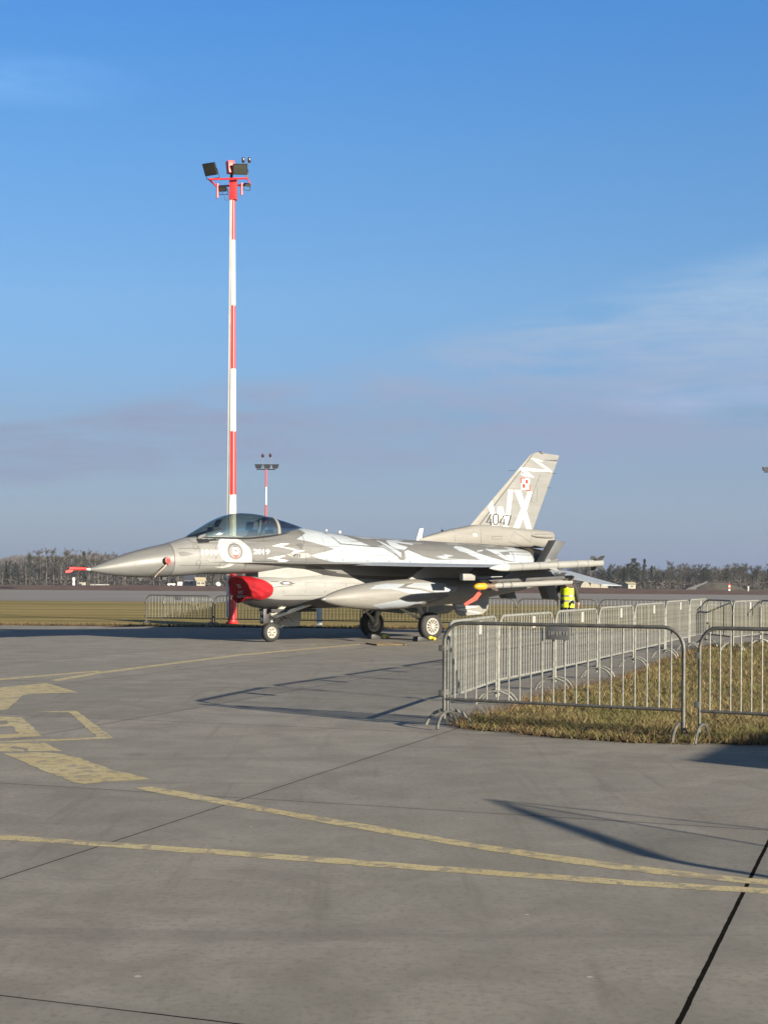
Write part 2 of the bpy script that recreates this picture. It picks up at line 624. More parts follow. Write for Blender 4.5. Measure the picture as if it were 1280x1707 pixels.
gm.node_tree.links.new(t.m('MULTIPLY', t.m('SUBTRACT', 1.0, jn), 0.25), p.inputs['Specular IOR Level'])
hb = t.m('ADD', t.m('MULTIPLY', nC, 0.4), t.m('ADD', t.m('MULTIPLY', nD, 0.5), t.m('MULTIPLY', nBr, 0.15)))
hb = t.m('SUBTRACT', hb, t.m('MULTIPLY', jn, 2.0))
bmp = t.n('ShaderNodeBump', ins={'Height': hb, 'Strength': 0.35, 'Distance': 0.006})
gm.node_tree.links.new(bmp.outputs[0], p.inputs['Normal'])
M_CONC = gm


def sheet(name, poly, z, m, kind='structure', parent=None):
    mb = MB()
    vs, fs = flat_tris(poly)
    mb.add([(a, b, z) for a, b in vs], fs)
    o = mb.build(name, m, parent, smooth=False)
    for pl in o.data.polygons:
        if pl.normal.z < 0:
            pl.flip()
    if kind:
        o['kind'] = kind
    return o


def grass_mat(name, ca, cb, cc, stripes=0.0):
    m = bpy.data.materials.new(name)
    m.use_nodes = True
    t = NT(m.node_tree)
    p = m.node_tree.nodes['Principled BSDF']
    v = t.n('ShaderNodeTexCoord').outputs['Object']
    mpn = t.n('ShaderNodeMapping', ins={0: v})
    mpn.inputs['Scale'].default_value = (0.03, 0.42, 1)
    n1 = t.noise(mpn.outputs[0], 1.0, 6, 0.65, 0.3)
    n2 = t.noise(v, 0.8, 7, 0.7)
    n3 = t.noise(v, 18, 4, 0.7)
    c = t.mix(t.ramp(n1, 0.40, 0.60), ca, cb)
    c = t.mix(t.m('MULTIPLY', t.ramp(n2, 0.45, 0.7), 0.6), c, cc)
    c = t.mix(t.m('MULTIPLY', t.ramp(n3, 0.4, 0.7), 0.4), c, tuple(k * 0.55 for k in ca))
    m.node_tree.links.new(c, p.inputs['Base Color'])
    p.inputs['Roughness'].default_value = 0.9
    p.inputs['Specular IOR Level'].default_value = 0.15
    b = t.n('ShaderNodeBump', ins={'Height': t.m('ADD', n3, n2), 'Strength': 0.9, 'Distance': 0.06})
    m.node_tree.links.new(b.outputs[0], p.inputs['Normal'])
    return m


M_GRASS = grass_mat('meadow_grass', (0.15, 0.120, 0.032), (0.33, 0.25, 0.095), (0.23, 0.18, 0.055))
M_FIELD = grass_mat('far_field', (0.10, 0.075, 0.045), (0.14, 0.105, 0.06), (0.085, 0.075, 0.04))
M_SOIL = grass_mat('dry_soil', (0.085, 0.068, 0.035), (0.14, 0.11, 0.055), (0.075, 0.07, 0.03))
M_TAXI = mat('taxiway_concrete', (0.225, 0.20, 0.172), 0.85, var=0.10, vscale=0.03)
M_BANK = mat('bank_brown', (0.095, 0.040, 0.020), 0.9, var=0.3, vscale=0.3)

eA, eB = ground(0, 1042.3), ground(730, 1049.5)
ed = Vector((eB[0] - eA[0], eB[1] - eA[1])).normalized()
en = Vector((-ed.y, ed.x))


def along(px_, d_, s):   # point beyond the apron edge
    b = Vector(eA) + ed * s + en * d_
    return (b.x, b.y)


sheet('field', [(-4000, -600), (4000, -600), (4000, 6000), (-4000, 6000)], -0.03, M_FIELD)
sheet('meadow', [along(0, -1.5, -400), along(0, -1.5, 500), along(0, 52, 500), along(0, 54, -400)], -0.012, M_GRASS)
sheet('taxiway', [along(0, 52, -500), along(0, 50, 600), along(0, 148, 600), along(0, 146, -500)], 0.0, M_TAXI)
# apron: one sheet from behind the camera to the edge of the meadow, with an uneven edge
top = []
s = -120.0
while s < 160:
    top.append(along(0, random.uniform(-0.05, 0.05), s))
    s += 0.8
sheet('apron', [(-120, -80), (160, -80)] + top[::-1], 0.0, M_CONC)
# low brown bank beyond the taxiway
mb = MB()
rings = []
for i in range(90):
    s = -500 + i * 13
    hgt = 0.55 + 0.25 * math.sin(i * 1.3) * random.random()
    b0, b1, b2, b3 = (along(0, d_, s) for d_ in (160, 166, 171, 178))
    rings.append([(b0[0], b0[1], -0.1), (b1[0], b1[1], hgt), (b2[0], b2[1], hgt), (b3[0], b3[1], -0.1)])
mb.loft(rings, (True, True), closed=True)
tag(mb.build('bank', M_BANK, angle=60), kind='structure')

# painted markings
ym = bpy.data.materials.new('worn_yellow_paint')
ym.use_nodes = True
t = NT(ym.node_tree)
p = ym.node_tree.nodes['Principled BSDF']
v = t.n('ShaderNodeTexCoord').outputs['Object']
n1 = t.noise(v, 7, 6, 0.7, 0.6)
n2 = t.noise(v, 60, 4, 0.7)
n3 = t.noise(v, 1.2, 3, 0.5)
c = t.mix(t.ramp(n3, 0.3, 0.7), (0.46, 0.36, 0.145), (0.50, 0.41, 0.20))
wear = t.m('MAXIMUM', t.m('MULTIPLY', t.ramp(n1, 0.49, 0.57), 0.85), t.m('MULTIPLY', t.ramp(n2, 0.46, 0.60), 0.7))
c = t.mix(wear, c, (0.21, 0.18, 0.13))
ym.node_tree.links.new(c, p.inputs['Base Color'])
p.inputs['Roughness'].default_value = 0.75
b = t.n('ShaderNodeBump', ins={'Height': n2, 'Strength': 0.3, 'Distance': 0.004})
ym.node_tree.links.new(b.outputs[0], p.inputs['Normal'])
M_YLINE = ym


def gp(pts):
    return [ground(a, b) for a, b in pts]


def c7(pts):
    return gp([(a / 3.2, 1050 + b / 3.2) for a, b in pts])


def ragged(poly, step=0.12, amp=0.008):
    out = []
    n = len(poly)
    for i in range(n):
        a, b = Vector(poly[i]), Vector(poly[(i + 1) % n])
        k = max(1, int((b - a).length / step))
        for j in range(k):
            q = a.lerp(b, j / k)
            out.append((q.x + random.uniform(-amp, amp), q.y + random.uniform(-amp, amp)))
    return out


A_up = [(225, 1314), (256, 1312), (330, 1325), (400, 1339), (520, 1360), (640, 1380), (800, 1408), (950, 1429), (1100, 1449), (1258, 1466), (1420, 1477)]
A_lo = [(1420, 1489), (1255, 1475), (1100, 1459), (950, 1440), (800, 1417), (640, 1390), (520, 1369), (400, 1347), (275, 1325), (235, 1317)]
B_up = [(-60, 1389), (0, 1392.5), (130, 1401), (400, 1419.5), (800, 1450), (1047, 1468), (1280, 1482), (1420, 1490)]
B_lo = [(1420, 1501), (1280, 1491), (1047, 1477), (800, 1459), (400, 1428.5), (130, 1409), (0, 1401), (-60, 1397)]
for nm, pl in (('yellow_line_marking', gp(A_up + A_lo)), ('yellow_line_marking', gp(B_up + B_lo)),
               ('taxi_line_marking', gp([(84, 1134), (165, 1120.3), (400, 1090.8), (600, 1073.6), (600, 1075.2), (400, 1093.2), (165, 1123.5), (95, 1136)])),
               ('taxi_line_marking', gp([(-60, 1134.5), (0, 1131.5), (165, 1118), (165, 1120), (0, 1134.2), (-60, 1137.5)]))):
    sheet(nm, ragged(pl), 0.0015, M_YLINE)
for pl in (c7([(-200, 322), (0, 308), (250, 285), (415, 335), (180, 342), (120, 350), (40, 425), (-30, 432), (-200, 430)]),
           c7([(180, 440), (395, 432), (408, 434), (607, 580), (400, 590), (0, 603), (-60, 604), (-60, 596), (0, 594), (330, 582), (520, 575), (365, 441)]),
           c7([(-200, 468), (0, 465), (115, 467), (145, 495), (228, 570), (0, 580), (-200, 588), (-200, 570), (0, 560), (98, 555), (62, 514), (0, 518), (-200, 522), (-200, 512), (0, 504), (46, 502), (34, 485), (0, 486), (-200, 490)]),
           c7([(-60, 608), (240, 605), (330, 648), (150, 650), (150, 634), (60, 622), (40, 634), (130, 641), (130, 650), (-60, 652)]),
           c7([(20, 660), (235, 655), (300, 660), (430, 685), (480, 708), (570, 735), (590, 748), (700, 770), (800, 798), (560, 812), (440, 824), (390, 815), (240, 755)])):
    sheet('apron_marking', ragged(pl, 0.1, 0.012), 0.0015, M_YLINE)

# ------------------------------------------------------------------ THE JET
jet = empty('fighter_jet', JET_LOC, JPH)
jet.scale = (JK, JK, JK)
tag(jet, 'grey and white camouflaged fighter jet parked on the apron before the tall mast', 'fighter jet')

# x, zt, zc, zb, body half width, strake half width
BODY = [(0.0, 1.705, 1.69, 1.675, 0.012, 0.012), (0.19, 1.775, 1.70, 1.625, 0.075, 0.075), (0.55, 1.92, 1.735, 1.57, 0.165, 0.165), (0.92, 2.05, 1.78, 1.54, 0.245, 0.245),
        (1.37, 2.175, 1.83, 1.53, 0.325, 0.325), (1.93, 2.30, 1.89, 1.545, 0.405, 0.405), (2.42, 2.44, 1.92, 1.57, 0.455, 0.455), (2.75, 2.50, 1.93, 1.60, 0.485, 0.49),
        (3.5, 2.555, 1.94, 1.615, 0.53, 0.60), (4.2, 2.62, 1.95, 1.64, 0.56, 0.72), (4.8, 2.70, 1.95, 1.68, 0.60, 0.86), (5.3, 2.74, 1.95, 1.66, 0.64, 1.00),
        (5.75, 2.735, 1.94, 1.55, 0.70, 1.13), (6.2, 2.67, 1.93, 1.40, 0.76, 1.26), (6.8, 2.62, 1.93, 1.30, 0.81, 1.34), (7.5, 2.575, 1.93, 1.26, 0.85, 1.34),
        (8.3, 2.55, 1.93, 1.26, 0.88, 1.34), (9.4, 2.53, 1.93, 1.28, 0.88, 1.34), (10.4, 2.49, 1.93, 1.30, 0.84, 1.28), (11.4, 2.465, 1.93, 1.33, 0.78, 1.18), (12.3, 2.44, 1.93, 1.36, 0.70, 1.10),
        (13.02, 2.37, 1.93, 1.42, 0.575, 0.60)]
ZS, TS = 1.885, 0.035


def body_ring(x, off=0.0):
    zt, zc, zb, wb, ws = lerp_table(BODY, x)
    ws = max(ws, wb)
    pw = 2.15 if x < 2.4 else 2.15 + 0.35 * min(1, (x - 2.4) / 1.2)
    if x > 11.5:
        pw = 2.5 - 0.4 * min(1, (x - 11.5) / 1.5)
    NB, NS = 26, 8
    ys = [wb * math.sin(R(88) * i / NB) for i in range(NB + 1)]
    ys += [ys[-1] + (ws - ys[-1]) * (j / NS) for j in range(1, NS + 1)]
    has = ws > wb + 0.004
    amt = min(1.0, (ws - wb) / 0.08)

    def side(y, top):
        H = (zt - zc) if top else (zc - zb)
        if y < wb:
            q = H * (1 - (y / wb) ** pw) ** (1 / pw)
        else:
            q = -(y - wb) * 3
        zz = zc + q if top else zc - q
        if not has:
            return zz
        th = TS * (1 - (y / ws) ** 6) * amt
        if top:
            a, b = zz, ZS + th
        else:
            a, b = -zz, -(ZS - th)
        kk = 0.10 * amt + 1e-4
        hh = max(kk - abs(a - b), 0) / kk
        r = max(a, b) + hh * hh * kk * 0.25
        return r if top else -r
    up = [(y, side(y, True)) for y in ys]
    dn = [(y, side(y, False)) for y in ys]
    mid = (up[-1][1] + dn[-1][1]) / 2
    up[-1] = (up[-1][0], mid + (0.004 if has else 0.0))
    dn[-1] = (dn[-1][0], mid - (0.004 if has else 0.0))
    ring = [(x, -y, z) for y, z in up] + [(x, -y, z) for y, z in dn[::-1][:-1]]
    ring += [(x, y, z) for y, z in dn] + [(x, y, z) for y, z in up[::-1][:-1]]
    return ring


def xs_range(a, b, st):
    n = max(1, round((b - a) / st))
    return [a + (b - a) * i / n for i in range(n + 1)]


# radome
mb = MB()
mb.loft([body_ring(x) for x in [0, 0.03, 0.08, 0.14] + xs_range(0.19, 1.925, 0.08)], (True, False))
rad = mb.build('radome', M_RAD, jet, angle=60)
mb = MB()
mb.tube([(-0.42, 0, 1.70), (-0.1, 0, 1.695), (0.06, 0, 1.69)], [0.010, 0.016, 0.03], 8)
mb.build('pitot_probe', M_WHITE, jet)

# main body
CANW = [(2.42, 0.03), (2.55, 0.13), (2.85, 0.255), (3.17, 0.335), (3.5, 0.385), (3.91, 0.415), (4.72, 0.41)]
mb = MB()
rings = []
for x in xs_range(1.935, 13.02, 0.07):
    rg = body_ring(x)
    if 2.95 < x < 4.66:     # cockpit well
        cw = lerp_table(CANW, x)[0] - 0.07
        rg = [(a, b, min(c_, 2.16)) if (abs(b) < cw and c_ > 2.1) else (a, b, c_) for a, b, c_ in rg]
    rings.append(rg)
n = len(rings[0])
mb.loft(rings, (True, True))
for i, f in enumerate(mb.f):
    if len(f) == 4:
        q = [Vector(mb.v[k]) for k in f]
        cen = sum(q, Vector()) / 4
        if 2.6 < cen.x < 4.68 and abs(cen.y) < 0.37 and cen.z > 2.1 and min(p_.z for p_ in q) < 2.40:
            mb.mi[i] = 3
pre = mb.mesh('pre')
bv = bvh_of(pre)
FM = [M_G1, M_G2, M_W, M_BLK, M_MARK, M_DK, M_RED, M_CRM]
L = -0.55
UP = -0.35


def dp(pts, y, mi, off=0.003, mirror=True, grid=0.08):
    sh = flat_tris(P_(pts, y))
    decal(mb, bv, sh, mi, -1, off, grid)
    if mirror:
        decal(mb, bv, sh, mi, 1, off, grid)


def o2(pts):   # crop at 370,840 x4
    return [(370 + a / 4, 840 + b / 4) for a, b in pts]


def o4(pts):   # crop at 480,880 x7.11
    return [(480 + a / 7.11, 880 + b / 7.11) for a, b in pts]


def o6(pts):   # crop at 640,880 x5.818
    return [(640 + a / 5.818, 880 + b / 5.818) for a, b in pts]


def o8(pts):   # crop at 320,890 x6.4
    return [(320 + a / 6.4, 890 + b / 6.4) for a, b in pts]


# mid grey behind the roundel
dp(o2([(150, 228), (240, 222), (330, 196), (345, 186), (430, 168), (520, 158), (560, 175), (572, 196), (540, 216), (500, 236), (590, 256), (680, 288), (722, 302), (660, 320), (572, 344),
       (610, 364), (680, 385), (730, 396), (800, 404), (700, 412), (300, 412), (150, 410)]), L, 1, 0.002)
# white mid fuselage, nose part of it starts behind the grey points
dp(o2([(562, 150), (620, 168), (700, 186), (850, 216), (1000, 226), (1280, 242), (1280, 404), (1000, 408), (800, 404), (720, 395), (640, 372), (572, 344), (660, 322), (724, 302), (660, 278), (590, 255), (500, 235), (540, 214), (574, 195), (560, 172), (520, 156)]), L, 2, 0.0035)
dp([(690, 896), (700, 894), (848, 905), (900, 908), (900, 944), (690, 944)], L, 2, 0.003)
# grey over the back, in two fields
dp(o4([(700, 84), (900, 128), (1280, 140), (1280, 372), (1225, 360), (1060, 210), (960, 226), (900, 214), (860, 190), (790, 150), (730, 115)]), -0.5, 1, 0.005)
dp(o6([(0, 95), (260, 118), (700, 140), (1190, 160), (1210, 190), (1205, 260), (1150, 265), (1225, 332), (1150, 325), (1000, 290), (890, 268), (880, 312), (700, 306), (440, 312), (330, 285), (180, 215), (120, 240), (130, 318), (80, 310), (60, 270), (0, 190)]), -0.6, 1, 0.005)
# pale strokes on it
dp(o4([(1022, 150), (1045, 150), (1240, 300), (1225, 352), (1100, 232)]), -0.5, 2, 0.007)
dp(o6([(10, 135), (40, 120), (110, 122), (180, 140), (262, 158), (240, 168), (170, 158), (95, 145), (110, 165), (180, 188), (130, 220), (60, 205), (20, 180)]), -0.55, 2, 0.007)
dp(o6([(650, 192), (690, 176), (750, 184), (850, 235), (930, 268), (1000, 290), (880, 312), (800, 272), (740, 240), (690, 228)]), -0.6, 2, 0.007)
dp(o6([(430, 276), (540, 268), (500, 254), (615, 272), (560, 284), (540, 296), (700, 306), (500, 300)]), -0.6, 2, 0.007)
dp(o6([(955, 208), (1185, 215), (1195, 235), (1070, 232), (1220, 328), (1130, 312)]), -0.55, 2, 0.007)
dp(o6([(1180, 258), (1210, 262), (1210, 300), (1150, 292), (1200, 285)]), -0.55, 2, 0.007)
# white roundel panel, emblem disc and years
cx, cz = sxz(393, 917, -0.54)
ro = [(300, 190), (302, 120), (320, 80), (350, 55), (400, 44), (470, 42), (520, 55), (580, 100), (620, 150), (636, 200), (636, 260), (628, 304), (480, 306), (370, 302), (330, 260)]
dp(o8(ro), L, 4, 0.005)


def disc(cx, cz, rx, rz, n=28):
    return [(cx + rx * math.cos(2 * PI * k / n), cz + rz * math.sin(2 * PI * k / n)) for k in range(n)]


ecx, ecz = sxz(320 + 470 / 6.4, 890 + 188 / 6.4, L)
decal(mb, bv, flat_tris(disc(ecx, ecz, 0.205, 0.195)), 1, -1, 0.007)
decal(mb, bv, flat_tris(disc(ecx, ecz, 0.155, 0.150)), 0, -1, 0.0085)
decal(mb, bv, flat_tris(disc(ecx + 0.01, ecz + 0.01, 0.085, 0.105)), 4, -1, 0.010)
decal(mb, bv, flat_tris([(ecx - 0.06, ecz + 0.09), (ecx + 0.02, ecz + 0.13), (ecx + 0.08, ecz + 0.09), (ecx + 0.02, ecz + 0.10)]), 5, -1, 0.012)
decal(mb, bv, flat_tris([(ecx - 0.03, ecz + 0.05), (ecx + 0.02, ecz + 0.04), (ecx + 0.06, ecz - 0.03), (ecx + 0.01, ecz - 0.01)]), 5, -1, 0.012)
decal(mb, bv, flat_tris([(ecx - 0.065, ecz - 0.075), (ecx + 0.09, ecz - 0.075), (ecx + 0.015, ecz - 0.185)]), 6, -1, 0.012)
for body_, px_, py_ in (("1919", 320 + 200 / 6.4, 890 + 200 / 6.4), ("2019", 320 + 740 / 6.4, 890 + 192 / 6.4)):
    tx, tz = sxz(px_, py_, L)
    vs, fs = text_tris(body_, 0.155, 0.05, 0.006)
    decal(mb, bv, ([(tx + a * 1.42, tz - 0.05 + b) for a, b in vs], fs), 4, -1, 0.006, 0.2)
dp(o8([(855, 130), (960, 100), (1040, 105), (1000, 118), (935, 132), (1060, 155), (1110, 175), (1190, 180), (1120, 196), (1020, 215), (1085, 182), (980, 150)]), L, 4, 0.006)
dp(o8([(790, 262), (880, 244), (975, 228), (985, 238), (900, 262), (1010, 285), (940, 308), (870, 305), (920, 288), (850, 270)]), L, 4, 0.006)
dp(o8([(240, 352), (340, 345), (390, 318), (440, 322), (400, 350), (330, 366)]), -0.48, 4, 0.004, False)
# panel lines
for pl, w, yy in ((o4([(475, 55), (565, 192), (960, 228), (1050, 230), (1210, 355)]), 0.018, -0.5), (o8([(30, 60), (60, 98), (560, 92), (940, 66)]), 0.009, -0.5),
                  (o6([(885, 0), (885, 0.1)]), 0.01, -0.5), (o2([(540, 180), (545, 250), (520, 300)]), 0.012, L),
                  ([(282, 901), (287, 915), (289, 935), (286, 956)], 0.012, -0.35), (o6([(1155, 150), (1200, 190), (1215, 260), (1200, 345)]), 0.012, -0.5),
                  (o2([(1000, 226), (1010, 280)]), 0.01, -0.4)):
    decal(mb, bv, flat_tris(stroke(P_(pl, yy), w)), 5, -1, 0.009, 0.12)
SE = random.Random(5)
for x_, z0_, z1_ in ((2.55, 1.72, 2.36), (2.95, 1.95, 2.40), (3.05, 1.68, 1.86), (3.75, 1.70, 1.87), (4.25, 1.95, 2.50), (4.55, 1.72, 1.86), (4.95, 1.92, 2.62), (5.35, 1.93, 2.1), (5.9, 1.93, 2.5), (6.35, 1.95, 2.58),
                     (7.05, 1.93, 2.5), (7.7, 1.93, 2.45), (8.35, 1.93, 2.5), (9.0, 1.93, 2.4), (9.7, 1.94, 2.38), (10.35, 1.94, 2.36), (11.0, 1.94, 2.34), (11.7, 1.94, 2.34), (12.35, 1.96, 2.36)):
    decal(mb, bv, flat_tris(stroke([(x_, z0_), (x_ + SE.uniform(-0.03, 0.03), z1_)], 0.007)), 1 if SE.random() < 0.4 else 5, -1, 0.009, 0.2)
for x0_, x1_, z_ in ((2.05, 2.55, 2.18), (2.05, 3.05, 1.80), (2.55, 4.3, 2.30), (4.3, 4.95, 2.12), (4.95, 6.3, 2.30), (5.9, 7.7, 2.12), (7.7, 9.7, 2.26), (8.35, 11.0, 2.10), (10.35, 12.35, 2.2)):
    decal(mb, bv, flat_tris(stroke([(x0_, z_), (x1_, z_ + SE.uniform(-0.02, 0.02))], 0.006)), 1 if SE.random() < 0.5 else 5, -1, 0.009, 0.2)
for a, b, r_ in ((330, 911.5, 0.055), (332.5, 938, 0.06)):
    q = sxz(a, b, -0.5)
    ring = [(q[0] + r_ * math.cos(k * PI / 8), q[1] + r_ * math.sin(k * PI / 8)) for k in range(17)]
    decal(mb, bv, flat_tris(stroke(ring, 0.012)), 1, -1, 0.004)
# gun port trough and vent behind the cockpit
dp(o2([(420, 335), (470, 325), (560, 330), (575, 350), (540, 362), (450, 352)]), L, 7, 0.006, False)
dp(o2([(455, 345), (480, 332), (490, 334), (476, 356)]), L, 3, 0.009, False)
dp(o2([(490, 332), (498, 332), (494, 356), (484, 356)]), L, 3, 0.009, False)
dp(o2([(503, 333), (510, 333), (508, 356), (499, 356)]), L, 3, 0.009, False)
dp(o2([(485, 268), (520, 262), (532, 275), (522, 305), (500, 290)]), L, 5, 0.0075, False)
for lens in ([(838, 322), (870, 318), (938, 334), (870, 350), (845, 345)],):
    pts = [(90 + a / 4, 840 + b / 4) for a, b in lens]
    dp(pts, -0.44, 1, 0.004, False)
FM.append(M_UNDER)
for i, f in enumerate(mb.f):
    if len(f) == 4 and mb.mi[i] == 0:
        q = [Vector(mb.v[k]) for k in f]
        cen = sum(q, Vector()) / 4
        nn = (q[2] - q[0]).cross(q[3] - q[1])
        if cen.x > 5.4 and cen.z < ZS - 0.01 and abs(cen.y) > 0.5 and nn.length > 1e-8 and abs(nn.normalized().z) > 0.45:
            mb.mi[i] = 8  # shade painted on the faces under strake and body
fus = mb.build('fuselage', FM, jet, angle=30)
bpy.data.meshes.remove(pre)
tag(fus)

# small aerials, lights and blister on the back
mb = MB()
for px_, py_, r_ in ((544, 885, 0.03), (566, 888, 0.045)):
    q = sxz(px_, py_, 0)
    mb.lathe([(q[0] - r_, 0.004), (q[0] - r_ * 0.5, r_ * 0.8), (q[0] + r_ * 0.3, r_), (q[0] + r_, 0.004)], Matrix.Translation((0, 0, q[1] + 0.01)), 10)
mb.build_each('dorsal_light', M_WHITE, jet)
mb = MB()
a0, a1, a2, a3 = sxz(693, 895), sxz(702, 894), sxz(705, 880.5), sxz(699, 881.5)
mb.prism([(a0[0], a0[1] - 0.1), (a1[0], a1[1] - 0.1), a2, a3], -0.012, 0.012)
mb.build('blade_antenna', M_WHITE, jet)
# aerials under the nose
mb = MB()
q0, q1 = sxz(222, 960.5), sxz(206, 970)
mb.tube([(q0[0], 0, q0[1]), (q1[0], 0, q1[1])], 0.012, 6)
q = sxz(232, 961)
mb.prism([(q[0] - 0.1, q[1] + 0.02), (q[0] + 0.13, q[1] + 0.02), (q[0] + 0.02, q[1] - 0.12)], -0.015, 0.015)
q = sxz(273, 961)
mb.box(q[0] - 0.06, q[0] + 0.05, -0.04, 0.04, q[1] - 0.08, q[1] + 0.04)
mb.build_each('chin_antenna', M_BLK, jet)

# ---- intake duct / lower body
DUCT = [(3.80, 1.52, 0.99, 0.37), (3.92, 1.545, 0.955, 0.43), (4.08, 1.555, 0.91, 0.49), (4.35, 1.57, 0.83, 0.555), (4.9, 1.62, 0.785, 0.605), (5.6, 1.70, 0.79, 0.65), (6.3, 1.76, 0.80, 0.70), (7.2, 1.80, 0.82, 0.74),
        (8.3, 1.8, 0.84, 0.76), (9.4, 1.8, 0.88, 0.74), (10.5, 1.8, 0.98, 0.70), (11.5, 1.8, 1.12, 0.65), (12.3, 1.85, 1.26, 0.60), (13.0, 1.9, 1.42, 0.545)]


def duct_ring(x, off=0.0, n=40):
    zt, zb, w = lerp_table(DUCT, x)
    w += off
    zc = 1.30 + (0.18 if x > 9 else 0) * min(1, max(0, (x - 9) / 3))
    out = []
    for k in range(n):
        t_ = 2 * PI * (k + 0.5) / n
        cs, sn = math.cos(t_), math.sin(t_)
        pw = 2.9 if sn < 0 else 3.4
        yy = w * math.copysign(abs(cs) ** (2 / 2.6), cs)
        H = (zt + off - zc) if sn > 0 else (zc - zb + off)
        zz = zc + H * math.copysign(abs(sn) ** (2 / pw), sn)
        if sn < 0:      # flat sides, a soft corner, then a shallow keel
            f_ = (t_ - PI) / PI
            q_ = min(f_, 1 - f_) * 2
            zk = zb - off + 0.20
            sgn = math.copysign(1, cs)
            if q_ < 0.5:
                r_ = q_ / 0.5
                yy = sgn * w * (1 - 0.13 * r_ ** 2.2)
                zz = zc - (zc - zk) * r_
            else:
                r_ = (q_ - 0.5) / 0.5
                yy = sgn * 0.87 * w * (1 - r_)
                zz = zk - 0.20 * (1 - (1 - r_) ** 1.8)
        out.append((x, yy, zz))
    return out


mb = MB()
mb.loft([duct_ring(x) for x in xs_range(4.09, 13.0, 0.10)], (True, True))
pre = mb.mesh('pre')
bv = bvh_of(pre)
for pl, w in (([(455, 969.5), (466, 970)], 0.012), ([(455, 981), (462, 978.5), (488, 976)], 0.012), ([(541, 998), (543, 974.5)], 0.001),
              ([(586, 983), (588, 975.5), (608, 976), (609, 980)], 0.02), ([(470, 962), (500, 958), (594, 955)], 0.012)):
    decal(mb, bv, flat_tris(stroke(P_(pl, -0.62), w)), 1, -1, 0.006, 0.15)
for x_ in (4.75, 5.35, 5.9, 6.5, 7.2, 8.0):
    decal(mb, bv, flat_tris(stroke([(x_, 0.95), (x_ + 0.02, 1.62)], 0.007)), 1, -1, 0.004, 0.2)
for x0_, x1_, z_ in ((4.75, 5.9, 1.12), (5.35, 7.2, 1.42), (5.9, 8.0, 1.05)):
    decal(mb, bv, flat_tris(stroke([(x0_, z_), (x1_, z_)], 0.006)), 1, -1, 0.004, 0.2)
bv_pts = [(466, 972), (474, 969), (484, 970), (492, 973), (484, 975), (470, 975)]
decal(mb, bv, flat_tris(P_(bv_pts, -0.6)), 1, -1, 0.004)
decal(mb, bv, flat_tris(P_([(472, 971.5), (480, 971), (483, 973), (475, 974)], -0.6)), 2, -1, 0.008)
decal(mb, bv, flat_tris(P_([(612, 972), (628, 982), (622, 984), (614, 980)], -0.7)), 1, -1, 0.004)
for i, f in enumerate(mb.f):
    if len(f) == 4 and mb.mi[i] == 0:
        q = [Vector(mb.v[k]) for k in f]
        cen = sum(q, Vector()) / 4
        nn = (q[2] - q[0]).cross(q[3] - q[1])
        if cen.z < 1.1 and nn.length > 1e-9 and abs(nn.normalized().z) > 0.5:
            mb.mi[i] = 3  # keel faces darkened, shade painted into the duct colour
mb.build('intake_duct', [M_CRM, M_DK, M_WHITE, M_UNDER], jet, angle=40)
bpy.data.meshes.remove(pre)
# diverter between forward fuselage and duct
mb = MB()
mb.prism([(4.25, -0.28), (4.9, -0.52), (7.0, -0.62), (7.0, 0.62), (4.9, 0.52), (4.25, 0.28)], 1.5, 1.78, axes='xy')
mb.build('intake_diverter', M_CRM, jet)
# landing light pod ahead of the nose gear
mb = MB()
q = sxz(445, 1006.5, -0.1)
mb.lathe([(q[0] - 0.17, 0.05), (q[0] - 0.13, 0.09), (q[0] + 0.1, 0.10), (q[0] + 0.25, 0.08)], Matrix.Translation((0, -0.1, q[1] + 0.03)), 14)
mb.build('gear_door_fairing', M_CRM, jet)

# ---- canopy
CAN = [(2.42, 2.445, 2.435, 0.03), (2.55, 2.525, 2.44, 0.13), (2.85, 2.69, 2.445, 0.255), (3.17, 2.86, 2.45, 0.335), (3.5, 2.985, 2.45, 0.385), (3.91, 3.055, 2.46, 0.415), (4.33, 3.04, 2.505, 0.42), (4.72, 2.98, 2.555, 0.41),
       (5.0, 2.92, 2.60, 0.38), (5.28, 2.855, 2.655, 0.31), (5.5, 2.80, 2.69, 0.21), (5.69, 2.755, 2.725, 0.06)]


def can_pt(x, a, off=0.0):
    zt, zs, w = lerp_table(CAN, x)
    return (x, -(w + off) * math.cos(a) ** 0.8 if a < PI / 2 else (w + off) * abs(math.cos(a)) ** 0.8, zs + (zt + off - zs) * math.sin(a) ** 0.92 if a not in (0, PI) else zs)


gl = bpy.data.materials.new('canopy_glass')
gl.use_nodes = True
t = NT(gl.node_tree)
t.t.nodes.clear()
lw = t.n('ShaderNodeLayerWeight', ins={0: 0.22})
tr = t.n('ShaderNodeBsdfTransparent', ins={0: (0.56, 0.60, 0.54, 1)})
gls = t.n('ShaderNodeBsdfGlossy', ins={0: (0.95, 0.97, 0.93, 1), 1: 0.03})
mx = t.n('ShaderNodeMixShader', ins={0: t.m('ADD', 0.12, t.m('MULTIPLY', lw.outputs[1], 0.75), clamp=True), 1: tr.outputs[0], 2: gls.outputs[0]})
t.n('ShaderNodeOutputMaterial', ins={0: mx.outputs[0]})
gd = bpy.data.materials.new('aft_canopy_glass')
gd.use_nodes = True
t = NT(gd.node_tree)
t.t.nodes.clear()
lw = t.n('ShaderNodeLayerWeight', ins={0: 0.22})
tr = t.n('ShaderNodeBsdfTransparent', ins={0: (0.35, 0.34, 0.36, 1)})
gls = t.n('ShaderNodeBsdfGlossy', ins={0: (0.9, 0.9, 0.9, 1), 1: 0.05})
